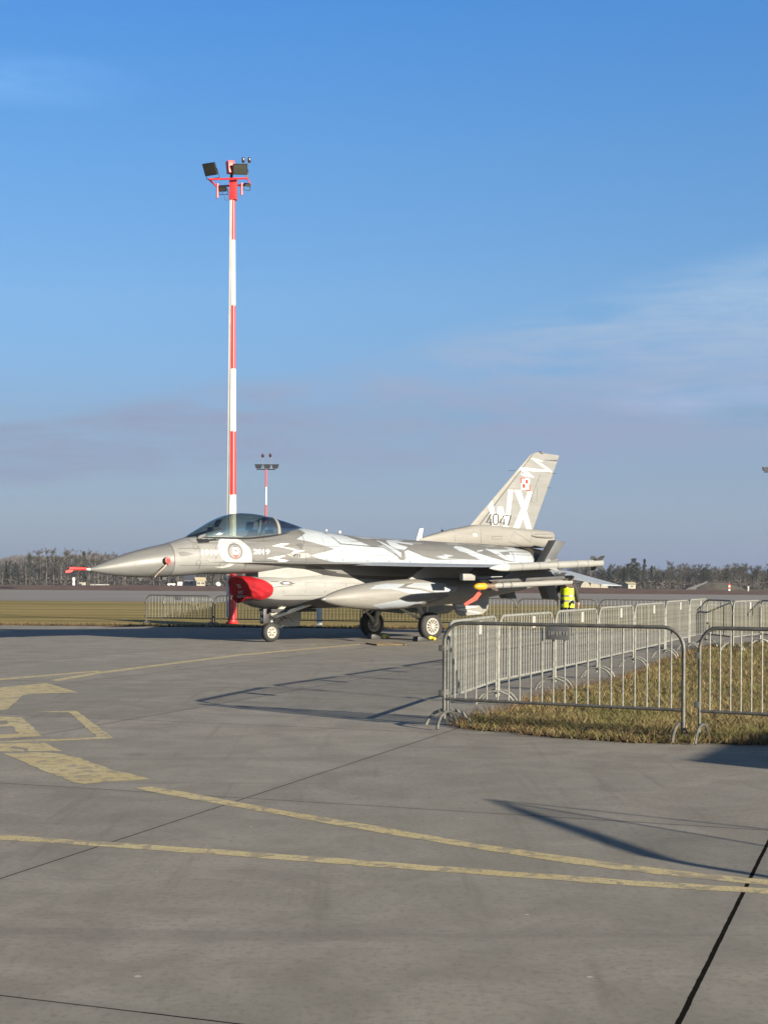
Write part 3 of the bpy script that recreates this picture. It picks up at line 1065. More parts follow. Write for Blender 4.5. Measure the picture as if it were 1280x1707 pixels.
mx = t.n('ShaderNodeMixShader', ins={0: t.m('ADD', 0.08, t.m('MULTIPLY', lw.outputs[1], 0.7), clamp=True), 1: tr.outputs[0], 2: gls.outputs[0]})
t.n('ShaderNodeOutputMaterial', ins={0: mx.outputs[0]})


def can_loft(x0, x1, a0=0.0, a1=PI, off=0.0, n=24, step=0.06):
    m_ = MB()
    rs = [[can_pt(x, a0 + (a1 - a0) * k / n, off) for k in range(n + 1)] for x in xs_range(x0, x1, step)]
    m_.loft(rs, (False, False), closed=False)
    return m_


canopy = can_loft(2.45, 4.72).build('canopy', gl, jet, angle=60)
can_loft(4.80, 5.66, step=0.05).build('aft_canopy', gd, jet, angle=60)
# turtle deck under the aft glass stays the fuselage; canopy frames
mb = MB()
rs = []
for x in (4.715, 4.722, 4.795, 4.802):
    rs.append([can_pt(x, PI * k / 24, 0.010 if x in (4.722, 4.795) else -0.004) for k in range(25)])
mb.loft(rs, (False, False), closed=False)
mb.build('canopy_bow', M_G1L, jet, angle=60)
mb = MB()
for sg in (0, 1):
    a_ = 0.0 if sg == 0 else PI
    pts = [can_pt(x, a_) for x in xs_range(2.45, 5.66, 0.1)]
    mb.tube([(p_[0], p_[1] * 1.02, p_[2] - 0.004) for p_ in pts], 0.022, 6)
mb.build_each('canopy_sill', M_BLK, canopy)
# inner bow seen through the glass
mb = MB()
rs = [[can_pt(x, PI * k / 24, -0.022) for k in range(25)] for x in (4.60, 4.71)]
mb.loft(rs, (False, False), closed=False)
mb.tube([(4.30, -0.30, 2.50), (4.48, -0.30, 2.82), (4.60, -0.2, 2.93)], 0.03, 6)
mb.tube([(4.30, 0.30, 2.50), (4.48, 0.30, 2.82), (4.60, 0.2, 2.93)], 0.03, 6)
mb.build_each('inner_frame', M_DK, canopy)
# pale inner sill along the front of the cockpit
mb = MB()
mb.tube([(x, -(lerp_table(CANW, x)[0] - 0.05), 2.47) for x in xs_range(2.72, 3.75, 0.1)], 0.028, 6)
mb.build('cockpit_sill', M_W, jet)
# ejection seat
seat = MB()
seat.box(4.00, 4.50, -0.24, 0.24, 2.15, 2.36)
seat.box(4.28, 4.50, -0.20, 0.20, 2.3, 2.72, M=Matrix.Translation((0.0, 0, 0)))
seat.prism([(4.16, 2.66), (4.42, 2.64), (4.46, 2.84), (4.20, 2.86)], -0.17, 0.17)
seat_o = seat.build('ejection_seat', M_DK, jet, bevel=0.02)
mb = MB()
mb.prism([(4.30, 2.60), (4.34, 2.60), (4.38, 2.9), (4.34, 2.9)], -0.21, -0.18)
mb.prism([(4.30, 2.60), (4.34, 2.60), (4.38, 2.9), (4.34, 2.9)], 0.18, 0.21)
mb.build_each('seat_rail', M_G1L, seat_o)
mb = MB()   # coaming, instrument hood and head-up display
mb.prism([(2.60, 2.42), (3.35, 2.30), (3.38, 2.62), (3.26, 2.67), (2.95, 2.58), (2.66, 2.49)], -0.24, 0.24)
mb.build('instrument_hood', M_BLK, jet, bevel=0.02)
mb = MB()
mb.prism([(3.18, 2.62), (3.22, 2.62), (3.38, 2.88), (3.35, 2.89)], -0.12, 0.12)
mb.box(3.1, 3.3, -0.13, 0.13, 2.58, 2.70)
mb.tube([(3.10, -0.11, 2.68), (3.34, -0.11, 2.88)], 0.012, 5)
mb.build('head_up_display', M_BLK, jet)

# ---- dorsal fin fairing, parachute housing, fin
DF = [(9.40, 2.50, 2.575, 0.03), (9.84, 2.44, 2.70, 0.10), (10.35, 2.42, 2.82, 0.14), (10.9, 2.42, 2.92, 0.165), (11.42, 2.42, 3.0, 0.18), (12.3, 2.42, 2.975, 0.19), (12.62, 2.42, 2.955, 0.205), (13.3, 2.42, 2.93, 0.23), (13.86, 2.425, 2.91, 0.235),
      (14.05, 2.47, 2.89, 0.22), (14.17, 2.56, 2.84, 0.17), (14.2, 2.66, 2.76, 0.06)]


def df_ring(x, n=28):
    z0, z1, w = lerp_table(DF, x)
    zc, H = (z0 + z1) / 2, (z1 - z0) / 2
    return [(x, w * math.copysign(abs(math.cos(a)) ** 0.55, math.cos(a)), zc + H * math.copysign(abs(math.sin(a)) ** 0.6, math.sin(a))) for a in [2 * PI * (k + 0.5) / n for k in range(n)]]


mb = MB()
mb.loft([df_ring(x) for x in xs_range(9.40, 14.2, 0.08)], (True, True))
pre = mb.mesh('pre')
bv = bvh_of(pre)


def cr4(pts):   # crop at 680,740 x4.571
    return [(680 + a / 4.571, 740 + b / 4.571) for a, b in pts]


for pl in ([(362, 655), (368, 745)], [(558, 650), (562, 758)], [(808, 668), (768, 745), (880, 780)], [(808, 668), (930, 750), (938, 665)], [(0, 735), (550, 762), (770, 780)], [(640, 705), (720, 705), (720, 725), (640, 725), (640, 705)]):
    decal(mb, bv, flat_tris(stroke(P_(cr4(pl), -0.2), 0.014)), 1, -1, 0.004, 0.2)
decal(mb, bv, flat_tris(P_(cr4([(500, 682), (530, 686), (530, 706), (502, 704)]), -0.2)), 2, -1, 0.004)
mb.build('dorsal_fairing', [M_G1L, M_G2, M_MARK], jet, angle=40)
bpy.data.meshes.remove(pre)
mb = MB()   # warning receiver pod on the side of the housing
for sg in (-1, 1):
    q = sxz(905, 893.5, -0.25)
    mb.lathe([(q[0] - 0.42, 0.01), (q[0] - 0.25, 0.05), (q[0] + 0.1, 0.065), (q[0] + 0.36, 0.055), (q[0] + 0.42, 0.02)], Matrix.Translation((0, sg * 0.25, q[1])), 12)
mb.build_each('tail_receiver', M_G1L, jet)
mb = MB()
q = sxz(737, 884.5, 0)
mb.lathe([(q[0] - 0.04, 0.005), (q[0], 0.035), (q[0] + 0.04, 0.005)], Matrix.Translation((0, 0, q[1] + 0.0)), 8)
mb.build('beacon', M_BLK, jet)


def surf_section(le, te, zy, thick, n=12, vertical=False, cam_=0.0):
    """symmetrical airfoil ring between le=(x) and te=(x); zy is the spanwise coordinate"""
    ch = te - le
    out = []
    for k in range(2 * n):
        u = k / n if k <= n else (2 * n - k) / n
        sg = 1 if k <= n else -1
        xx = le + ch * (1 - math.cos(PI * u)) / 2
        uu = (xx - le) / ch
        th = thick * (1.48 * math.sqrt(max(uu, 0)) - 0.63 * uu - 1.76 * uu * uu + 1.42 * uu**3 - 0.51 * uu**4) + (0.0015 if 0 < k < n or k > n else 0)
        out.append((xx, sg * th))
    return out


F_le0, F_te0, F_z0 = 11.12, 13.50, 2.93
F_le1, F_te1, F_z1 = 13.40, 14.50, 5.00
mb = MB()
rings = []
for i in range(15):
    u = i / 14
    le, te, z = F_le0 + (F_le1 - F_le0) * u, F_te0 + (F_te1 - F_te0) * u, F_z0 + (F_z1 - F_z0) * u
    rings.append([(x, y, z) for x, y in surf_section(le, te, z, 0.075 - 0.035 * u)])
tipz = 5.07
rings.append([(13.62 + (x - 13.40) * 0.8, y * 0.5, tipz - 0.03 * (x - 13.4)) for x, y in surf_section(13.40, 14.50, z, 0.04)])
mb.loft(rings, (True, True))
pre = mb.mesh('pre')
bv = bvh_of(pre)


def fd(pts, mi, off=0.003, both=True):
    sh = flat_tris(P_(cr4(pts), -0.04))
    decal(mb, bv, sh, mi, -1, off, 0.2)
    if both:
        decal(mb, bv, sh, mi, 1, off, 0.2)


fd([(545, 612), (958, 72), (1162, 98), (1128, 140), (1082, 260), (950, 655), (800, 640), (640, 625)], 2, 0.002)     # slightly darker panel
fd([(545, 612), (958, 72), (962, 74), (552, 616)], 3, 0.0035)
fd([(608, 458), (636, 414), (656, 480), (668, 560), (684, 478), (722, 478), (744, 560), (764, 348), (802, 350), (766, 642), (726, 640), (702, 545), (688, 634), (642, 632), (622, 510)], 1, 0.005)
fd([(808, 350), (862, 352), (888, 440), (914, 362), (952, 365), (906, 510), (950, 650), (905, 648), (880, 565), (850, 645), (802, 642), (864, 490)], 1, 0.005)
for pl, w in (([(940, 112), (962, 114), (1030, 132)], [4, 14, 6]), ([(948, 110), (1010, 152), (1100, 212)], [10, 18, 14]), ([(1100, 206), (960, 198), (838, 182)], [8, 22, 20]),
              ([(850, 178), (900, 215), (960, 254)], [10, 26, 6]), ([(962, 252), (900, 242), (862, 230)], [4, 16, 6])):
    fd(stroke(pl, w), 1, 0.005)
# Polish air force checkerboard
fd([(862, 258), (930, 264), (930, 355), (862, 346)], 1, 0.005)
fd([(896, 272), (916, 274), (916, 302), (896, 300)], 4, 0.008)
fd([(873, 304), (894, 306), (894, 336), (873, 333)], 4, 0.008)
for q in ([(860, 256), (895, 258), (895, 266), (868, 264), (868, 300), (860, 299)], [(898, 346), (925, 350), (925, 306), (933, 307), (933, 358), (898, 354)]):
    fd(q, 4, 0.007)
# serial 4047, open stroke digits
SW = 9
for pl in ([(634, 535), (598, 598), (638, 600)], [(630, 568), (630, 618)],
           [(652, 540), (668, 534), (684, 540), (688, 560), (686, 600), (672, 618), (656, 614), (647, 598), (648, 560), (652, 540)],
           [(732, 542), (700, 600), (740, 604)], [(730, 572), (728, 622)], [(744, 545), (784, 547), (762, 622)]):
    fd(stroke(pl, SW), 5, 0.012, False)
fd(stroke([(1010, 235), (985, 300), (880, 570)], 3), 3, 0.004)      # rudder hinge line
fd(stroke([(1045, 122), (1152, 128)], [3, 12]), 3, 0.006)
fd(stroke([(835, 178), (1100, 215)], 2), 3, 0.0035)
fd(stroke([(948, 410), (940, 440), (985, 445), (990, 330)], 2.5), 3, 0.0035)
mb.build('tail_fin', [M_G1L, M_MARK, M_G1, M_DK, M_RED, M_BLK], jet, angle=40)
bpy.data.meshes.remove(pre)
mb = MB()
for a, b in (((768, 203), (815, 201)), ((1100, 226), (1126, 226)), ((1060, 334), (1090, 335))):
    p0, p1 = sxz(680 + a[0] / 4.571, 740 + a[1] / 4.571), sxz(680 + b[0] / 4.571, 740 + b[1] / 4.571)
    mb.tube([(p0[0], 0, p0[1]), (p1[0], 0, p1[1])], 0.008, 5)
mb.build_each('static_wick', M_DK, jet)
mb = MB()
q = sxz(902, 753.5)
mb.lathe([(q[0] - 0.06, 0.02), (q[0] - 0.03, 0.045), (q[0] + 0.05, 0.045), (q[0] + 0.08, 0.01)], Matrix.Translation((0, 0, q[1] - 0.02)), 10)
mb.build('tail_light', M_STEEL, jet)

# ---- wings, flaps, tailplanes
for sg in (-1, 1):
    mb = MB()
    rings = []
    for i in range(13):
        u = i / 12
        y = 1.15 + (4.60 - 1.15) * u
        le = 5.40 + math.tan(R(40)) * y
        te = 10.37
        zc = 1.885 - 0.035 * u
        tw = -R(3.0) * u
        sec = surf_section(le, te, y, 0.02 * (te - le) * 1.05)
        ring = []
        for x, z in sec:
            uu = (x - le) / (te - le)
            droop = -0.10 * max(0, 0.14 - uu) * (te - le) * 0.6
            zz = z + droop + (x - (le + te) / 2) * math.tan(R(2.4) * u)
            ring.append((x, sg * y, zc + zz))
        rings.append(ring)
    mb.loft(rings, (True, True))
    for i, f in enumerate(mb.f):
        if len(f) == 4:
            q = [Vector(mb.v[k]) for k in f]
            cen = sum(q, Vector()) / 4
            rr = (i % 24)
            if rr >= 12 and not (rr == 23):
                mb.mi[i] = 1  # lower skin painted dark to stand for the wing's shade
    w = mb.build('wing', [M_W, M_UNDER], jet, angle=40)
    # tip rail
    mb = MB()
    mb.prism([(8.75, 1.83), (9.0, 1.79), (10.9, 1.86), (11.05, 1.92), (10.9, 1.965), (9.2, 1.90)], sg * 4.60, sg * 4.70)
    mb.build('missile_rail', M_CRM, w, bevel=0.015)
    # tailplane
    mb = MB()
    rings = []
    for i in range(8):
        u = i / 7
        y = 1.02 + (2.79 - 1.02) * u
        le, te = 11.75 + 1.52 * u, 13.95 + 0.12 * u
        zc = 1.80 - 0.38 * u
        rings.append([(x, sg * y, zc + z - (x - 13.0) * 0.03) for x, z in surf_section(le, te, y, 0.05 * (1 - 0.6 * u) + 0.01)])
    mb.loft(rings, (True, True))
    mb.build('tailplane', M_W, jet, angle=40)
    # opened speed brakes, upper and lower
    for up_ in (1, -1):
        mb = MB()
        if up_ > 0:
            pts = [(12.95, 2.0), (13.30, 2.02), (13.80, 2.575), (13.42, 2.615)]
        else:
            pts = [(12.85, 1.72), (13.25, 1.70), (13.56, 1.0), (13.18, 1.02)]
        mb.prism(pts, sg * 0.68, sg * 0.98)
        mb.prism([(p_[0] + 0.05, p_[1]) for p_ in pts[:2]] + [(pts[1][0] + 0.25, pts[1][1] + up_ * 0.1), (pts[0][0] + 0.3, pts[0][1] + up_ * 0.3)], sg * 0.72, sg * 0.94)
        mb.build('speed_brake', mat('brake_dark', (0.085, 0.09, 0.095), 0.55), jet, bevel=0.012)
    # ventral fin
    mb = MB()
    vp = [(9.95, 1.12), (11.35, 1.12), (11.22, 0.74), (11.0, 0.60), (10.25, 0.56), (10.12, 0.62)]
    mb.prism(vp, -0.018, 0.018)
    M_ = Matrix.Translation((0, sg * 0.55, 1.12)) @ Matrix.Rotation(sg * R(15), 4, 'X') @ Matrix.Translation((0, 0, -1.12))
    base_v = [tuple(M_ @ Vector(p_)) for p_ in mb.v]
    mb.v = base_v
    if sg < 0:
        for q in ([(10.15, 0.86), (10.9, 0.80), (10.35, 0.74), (10.95, 0.64), (10.85, 0.62), (10.1, 0.73), (10.6, 0.80), (10.12, 0.82)],):
            vs, fs = flat_tris(q)
            mb.add([tuple(M_ @ Vector((a, -0.021, b))) for a, b in vs], fs, 1)
    mb.build('ventral_fin', [M_G1L, M_MARK], jet)

# ---- nozzle
mb = MB()
prof = []
n = 40
rings = []
for x, r in ((12.98, 0.50), (13.05, 0.515), (13.3, 0.50), (13.7, 0.45), (14.05, 0.385), (14.07, 0.37), (13.9, 0.34), (13.5, 0.36)):
    rings.append([(x, r * (1 + (0.015 if k % 2 else 0)) * math.cos(2 * PI * k / n), 1.92 + r * (1 + (0.015 if k % 2 else 0)) * math.sin(2 * PI * k / n)) for k in range(n)])
mb.loft(rings, (True, True))
mb.build('exhaust_nozzle', M_NOZ, jet, angle=20)


# ---- stores
def tilt(x, y, z, pitch):   # local x runs aft from (x,y,z)
    return Matrix.Translation((x, y, z)) @ Matrix.Rotation(-R(pitch), 4, 'Y')


def fins(mbx, M, x0, x1, span, r, sweep=0.5, rot=45, taper=0.6):
    for k in range(4):
        Rm = M @ Matrix.Rotation(R(rot + 90 * k), 4, 'X')
        c0 = x1 - x0
        pts = [(x0, r * 0.6), (x1, r * 0.6), (x1, span), (x0 + c0 * taper, span)]
        vs = [Rm @ Vector((a, -0.006, b)) for a, b in pts] + [Rm @ Vector((a, 0.006, b)) for a, b in pts]
        mbx.add(vs, [(0, 1, 2, 3), (7, 6, 5, 4), (0, 4, 5, 1), (1, 5, 6, 2), (2, 6, 7, 3), (3, 7, 4, 0)])


for sg in (-1, 1):
    # tip missile
    M = tilt(7.40, sg * 4.84, 1.775, 2.6)
    mb = MB().lathe([(0.54, 0.089), (0.56, 0.09), (3.6, 0.09), (3.66, 0.075)], M, 20)
    mis = mb.build('wingtip_missile', M_CRM, jet)
    MB().lathe([(0, 0.004), (0.06, 0.025), (0.18, 0.056), (0.34, 0.080), (0.54, 0.089)], M, 20).build('missile_nose', M_MARK, mis, angle=80)
    f_ = MB()
    fins(f_, M, 3.28, 3.60, 0.24, 0.09, rot=45)
    f_.build_each('missile_fin', M_DK, mis, smooth=False)
    f_ = MB()
    fins(f_, M, 1.72, 2.05, 0.20, 0.09, rot=45, taper=0.8)
    f_.build_each('missile_wing', M_CRM, mis, smooth=False)
    f_ = MB()
    for xx in (0.95, 1.5, 2.1, 2.75, 3.1):
        f_.lathe([(xx, 0.0915), (xx + 0.012, 0.0915)], M, 20)
    f_.build_each('missile_band', M_DK, mis)
    # outboard missile with yellow seeker cover
    M = tilt(7.71, sg * 3.99, 1.355, 2.2)
    mb = MB().lathe([(0.62, 0.062), (0.64, 0.066), (3.15, 0.066), (3.2, 0.05)], M, 18)
    mis = mb.build('underwing_missile', M_CRM, jet)
    MB().lathe([(0.34, 0.055), (0.62, 0.062)], M, 18).build('missile_nose', mat('brown_metal', (0.20, 0.14, 0.10), 0.5), mis)
    MB().lathe([(0, 0.01), (0.03, 0.05), (0.12, 0.078), (0.30, 0.082), (0.36, 0.07)], M, 18).build('seeker_cover', M_YEL, mis, angle=80)
    f_ = MB()
    fins(f_, M, 0.44, 0.66, 0.17, 0.06, rot=45)
    fins(f_, M, 2.85, 3.15, 0.2, 0.06, rot=45, taper=0.5)
    f_.build_each('missile_fin', mat('fin_brown', (0.12, 0.09, 0.075), 0.5), mis, smooth=False)
    f_ = MB()
    for xx in (0.85, 1.12):
        f_.lathe([(xx, 0.068), (xx + 0.03, 0.068)], M, 18)
    f_.build_each('missile_band', M_DK, mis)
    # its rail and pylon
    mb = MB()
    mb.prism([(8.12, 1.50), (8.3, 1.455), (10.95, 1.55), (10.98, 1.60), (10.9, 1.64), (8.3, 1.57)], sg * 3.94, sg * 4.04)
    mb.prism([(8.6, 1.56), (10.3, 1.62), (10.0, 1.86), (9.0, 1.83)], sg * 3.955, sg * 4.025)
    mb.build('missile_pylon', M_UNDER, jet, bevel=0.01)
    # inboard missile, pylon and rail
    M = tilt(8.75, sg * 3.05, 1.50, 1.5)
    mb = MB().lathe([(0, 0.01), (0.1, 0.03), (0.35, 0.065), (0.5, 0.072), (2.85, 0.072), (2.9, 0.05)], M, 18)
    mis = mb.build('underwing_missile', mat('tan_metal', (0.42, 0.35, 0.27), 0.5), jet)
    f_ = MB()
    fins(f_, M, 1.15, 1.55, 0.2, 0.07, rot=45, taper=0.7)
    fins(f_, M, 2.5, 2.8, 0.2, 0.07, rot=45, taper=0.5)
    f_.build_each('missile_fin', M_DK, mis, smooth=False)
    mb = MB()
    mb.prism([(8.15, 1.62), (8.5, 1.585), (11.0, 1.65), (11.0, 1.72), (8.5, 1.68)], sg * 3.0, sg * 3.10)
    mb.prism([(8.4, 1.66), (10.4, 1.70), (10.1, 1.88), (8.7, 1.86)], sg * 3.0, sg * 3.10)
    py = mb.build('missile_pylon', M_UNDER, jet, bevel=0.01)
    mb = MB()
    mb.box(8.16, 8.55, sg * 3.05 - 0.06, sg * 3.05 + 0.06, 1.50, 1.66)
    mb.build('pylon_nose', M_CRM, py, bevel=0.015)
    # drop tank
    M = tilt(4.99, sg * 1.81, 1.045, 2.9)
    TANK = [(0, 0.02), (0.05, 0.05), (0.25, 0.13), (0.6, 0.215), (1.1, 0.292), (1.6, 0.332), (2.1, 0.348), (3.0, 0.350), (3.7, 0.335), (4.5, 0.29), (5.3, 0.215), (6.0, 0.14), (6.6, 0.07), (6.75, 0.03)]
    mb = MB()
    prof = [(x, lerp_table(TANK, x)[0]) for x in [0, 0.02, 0.05, 0.1, 0.17] + xs_range(0.25, 6.75, 0.1)]
    mb.lathe(prof, M, 36)
    if sg < 0:
        pre = mb.mesh('pre')
        bv = bvh_of(pre)

        def o3(pts):   # crop at 560,950 x6.4
            return [(560 + a / 6.4, 950 + b / 6.4) for a, b in pts]
        for pts, mi in (([(350, 208), (440, 165), (560, 148), (735, 152), (700, 172), (630, 195), (720, 200), (860, 215), (990, 245), (900, 262), (740, 250), (640, 222), (560, 205)], 1),
                        ([(385, 378), (480, 355), (660, 318), (740, 342), (900, 338), (916, 362), (800, 376), (700, 400), (640, 450), (560, 435), (470, 405)], 1),
                        ([(720, 178), (840, 140), (1100, 135), (1160, 150), (1170, 178), (1275, 184), (1250, 232), (1050, 245), (900, 200)], 1),
                        ([(640, 196), (740, 150), (830, 142), (720, 184), (860, 205), (1000, 240), (860, 212)], 3),
                        ([(670, 315), (740, 280), (850, 262), (1040, 250), (1060, 285), (980, 322), (860, 345), (740, 342)], 3),
                        ([(1060, 250), (1140, 248), (1190, 275), (1100, 320), (900, 385), (920, 355), (1040, 310)], 2)):
            decal(mb, bv, flat_tris(P_(o3(pts), -2.05)), mi, -1, 0.004, 0.08)
        for xx in (1.75, 4.35):
            pass
        bpy.data.meshes.remove(pre)
    tank = mb.build('drop_tank', [M_G1L, M_W, M_G2, M_G2], jet, angle=60)
    MB().lathe([(-0.03, 0.015), (0.0, 0.035), (0.05, 0.055)], M, 16).build('tank_cap', M_STEEL, tank)
    mb = MB()
    mb.prism([(7.30, 1.35), (7.5, 1.50), (7.76, 1.69), (8.0, 1.82), (8.6, 1.85), (10.1, 1.87), (10.7, 1.55), (11.2, 1.45), (10.9, 1.25), (9.0, 1.2)], sg * 1.81 - 0.07, sg * 1.81 + 0.07)
    mb.build('tank_pylon', M_CRM, jet, bevel=0.02)

# ---- landing gear
def wheel(name, x, y, r, w, side, spokes=12):
    """tyre with a rim; outboard face towards side"""
    M = Matrix.Translation((x, y, r)) @ Matrix.Rotation(R(90), 4, 'Z')
    ty = MB().lathe([(-w / 2, r * 0.60), (-w / 2 * 0.98, r * 0.82), (-w / 2 * 0.7, r * 0.96), (-w / 4, r), (w / 4, r), (w / 2 * 0.7, r * 0.96), (w / 2 * 0.98, r * 0.82), (w / 2, r * 0.60), (w * 0.3, r * 0.56), (-w * 0.3, r * 0.56), (-w / 2, r * 0.60)], M, 36, cap=(False, False))
    wh = ty.build(name, M_RUB, jet, angle=50)
    rm = MB()
    f_ = 1 if side > 0 else -1
    rm.lathe([(f_ * w * 0.40, r * 0.60), (f_ * w * 0.44, r * 0.60), (f_ * w * 0.44, r * 0.50), (f_ * w * 0.30, r * 0.47), (f_ * w * 0.30, 0.02)], M, 32, cap=(False, True))
    for k in range(spokes):
        a = 2 * PI * k / spokes
        m_ = M @ Matrix.Rotation(a, 4, 'X')
        rm.box(min(f_ * w * 0.30, f_ * w * 0.41), max(f_ * w * 0.30, f_ * w * 0.41), -r * 0.035, r * 0.035, r * 0.18, r * 0.50, M=m_)
    rm.lathe([(f_ * w * 0.28, r * 0.2), (f_ * w * 0.48, r * 0.17), (f_ * w * 0.5, r * 0.05)], M, 16)
    rm.build('rim', M_RIM, wh, angle=30)
    hb_ = MB()
    for k in range(spokes):
        a = 2 * PI * (k + 0.5) / spokes
        m_ = M @ Matrix.Rotation(a, 4, 'X')
        hb_.box(min(f_ * w * 0.305, f_ * w * 0.325), max(f_ * w * 0.305, f_ * w * 0.325), -r * 0.05, r * 0.05, r * 0.24, r * 0.44, M=m_)
    hb_.build_each('rim_opening', M_BLK, wh)
    return wh


NX = 4.79
wheel('nose_wheel', NX, 0.0, 0.232, 0.15, -1, 6)
mb = MB()
mb.tube([(NX, 0.0, 0.232), (NX, 0.13, 0.232)], 0.03, 8)
mb.tube([(NX, 0.12, 0.23), (NX + 0.0, 0.12, 0.42), (NX + 0.03, 0.0, 0.50)], 0.028, 8)
mb.tube([(NX + 0.03, 0, 0.48), (NX + 0.04, 0, 0.75), (NX + 0.05, 0, 0.95)], [0.035, 0.05, 0.055], 10)
mb.tube([(NX + 0.05, -0.10, 0.60), (NX + 0.45, -0.28, 0.76), (NX + 1.0, -0.36, 0.93)], [0.04, 0.05, 0.035], 8)
mb.tube([(NX + 0.1, -0.12, 0.70), (NX + 0.3, -0.30, 0.93)], [0.045, 0.03], 8)
mb.tube([(NX - 0.02, -0.10, 0.62), (NX + 0.16, -0.26, 0.86)], [0.05, 0.04], 8)
mb.tube([(NX - 0.02, 0.06, 0.62), (NX + 0.5, 0.08, 0.84), (NX + 0.95, 0.08, 0.93)], [0.03, 0.03, 0.03], 8)
mb.tube([(NX + 0.03, 0, 0.50), (NX + 0.14, 0, 0.60), (NX + 0.04, 0, 0.70)], 0.022, 6)
mb.tube([(NX - 0.1, -0.08, 0.72), (NX + 0.03, -0.09, 0.68), (NX + 0.2, -0.08, 0.78)], [0.05, 0.06, 0.03], 8)
mb.tube([(NX + 0.0, -0.06, 0.66), (NX + 0.22, -0.1, 0.93)], 0.03, 6)
mb.tube([(NX - 0.06, -0.02, 0.62), (NX - 0.12, -0.02, 0.75)], 0.045, 8)
mb.tube([(NX + 0.4, -0.08, 0.80), (NX + 0.55, -0.1, 0.78), (NX + 0.68, -0.08, 0.83)], 0.03, 6)
mb.build('nose_gear_leg', M_GEAR, jet)
mb = MB()
mb.tube([(NX + 0.02, -0.04, 0.56), (NX + 0.3, -0.04, 0.80)], 0.014, 6)
mb.tube([(NX + 0.33, -0.05, 0.5), (NX + 0.2, -0.04, 0.62), (NX + 0.05, -0.02, 0.5)], 0.012, 6)
mb.tube([(NX + 0.18, -0.05, 0.72), (NX + 0.42, -0.05, 0.55)], 0.016, 6)
mb.tube([(NX + 0.12, -0.02, 0.40), (NX + 0.28, -0.02, 0.34), (NX + 0.4, -0.02, 0.42)], 0.012, 6)
mb.build('nose_gear_link', M_DK, jet)
mb = MB()
mb.box(NX - 0.26, NX - 0.06, -0.09, 0.07, 0.44, 0.80)
lamp = mb.build('taxi_light', M_BLK, jet, bevel=0.02)
mb = MB()
for zz in (0.54, 0.70):
    mb.lathe([(NX - 0.28, 0.03), (NX - 0.26, 0.06), (NX - 0.25, 0.06)], Matrix.Translation((0, -0.01, zz)), 14)
mb.build_each('lamp_lens', M_STEEL, lamp)
# nose gear door hanging to port of the bay
mb = MB()
mb.prism([(4.98, 0.88), (5.84, 0.86), (5.90, 0.70), (5.86, 0.36), (5.2, 0.34), (5.04, 0.48)], 0.30, 0.325)
door = mb.build('nose_gear_door', mat('door_grey', (0.30, 0.31, 0.30), 0.5), jet, bevel=0.005)
mb = MB()
mb.tube([(5.2, 0.295, 0.42), (5.35, 0.295, 0.56), (5.55, 0.295, 0.56), (5.65, 0.295, 0.46)], 0.008, 5)
mb.lathe([(5.60, 0.02), (5.63, 0.02)], Matrix.Translation((0, 0.295, 0.72)), 8)
mb.build_each('door_rib', M_DK, door)
# black nose gear bay
mb = MB()
mb.box(NX - 0.15, 5.95, -0.26, 0.26, 0.72, 0.795)
mb.build('nose_gear_bay', M_BLK, jet)

for sg in (-1, 1):
    wheel('main_wheel', NX + 4, sg * 1.18, 0.352, 0.22, -1, 12)
    mb = MB()
    yh = sg * 1.02
    mb.tube([(NX + 4, sg * 1.10, 0.352), (NX + 4, yh, 0.352)], 0.06, 10)
    mb.tube([(NX + 4, yh, 0.352), (NX + 3.95, sg * 0.85, 0.75), (NX + 3.9, sg * 0.62, 1.15)], [0.06, 0.055, 0.06], 10)
    mb.tube([(NX + 3.98, yh, 0.42), (NX + 3.5, sg * 0.85, 0.72), (NX + 3.05, sg * 0.66, 0.98)], 0.032, 8)
    mb.tube([(NX + 3.98, yh, 0.46), (NX + 4.3, sg * 0.75, 1.05)], 0.03, 8)
    mb.tube([(NX + 3.9, yh, 0.40), (NX + 3.72, sg * 0.95, 0.62), (NX + 3.9, sg * 0.88, 0.75)], 0.022, 6)
    mb.build('main_gear_leg', M_GEAR, jet)
    mb = MB()
    mb.prism([(NX + 2.75, 1.02), (NX + 4.9, 1.06), (NX + 4.95, 0.75), (NX + 4.55, 0.62), (NX + 3.3, 0.74)], sg * 0.58, sg * 0.60)
    mb.build('main_gear_door', M_SLATE, jet, bevel=0.005)
    mb = MB()
    mb.box(NX + 2.9, NX + 4.85, sg * 0.35 - 0.22, sg * 0.35 + 0.22, 0.80, 0.86)
    mb.build('main_gear_bay', M_BLK, jet)

# ---- covers and streamers (removable things)


def jw(p_):
    """jet frame -> world"""
    v_ = Vector(p_) * JK
    return Vector((JET_LOC.x + v_.x * _c - v_.y * _s, JET_LOC.y + v_.x * _s + v_.y * _c, v_.z))


def to_world(mbx):
    mbx.v = [tuple(jw(p_)) for p_ in mbx.v]
    return mbx


mb = MB()
rings = []
NR = 14
for i in range(NR + 1):
    u = i / NR
    rg = []
    for k, (xx, yy, zz) in enumerate(duct_ring(4.10, 0.022, 72)):
        xe = 4.47 - (5.0 if zz > 1.26 else 6.5) * (zz - 1.26) ** 2
        if zz < 1.06:
            xe = xe - 3.0 * (1.06 - zz)
        xe = max(3.90, xe)
        x0_ = min(3.81 + 0.20 * max(0, min(1, (1.52 - zz) / 0.5)), xe - 0.03)
        x_ = x0_ + (xe - x0_) * u
        q = duct_ring(max(x_, 3.81), 0.024, 72)[k]
        a_ = math.atan2(zz - 1.2, yy)
        wr = 0.028 * math.sin(a_ * 9 + u * 5) * math.sin(PI * min(1, u * 1.1)) + 0.014 * math.sin(a_ * 21 - u * 9)
        rg.append((x_, q[1] * (1 + wr), 1.24 + (q[2] - 1.24) * (1 + wr)))
    rings.append(rg)
front = []
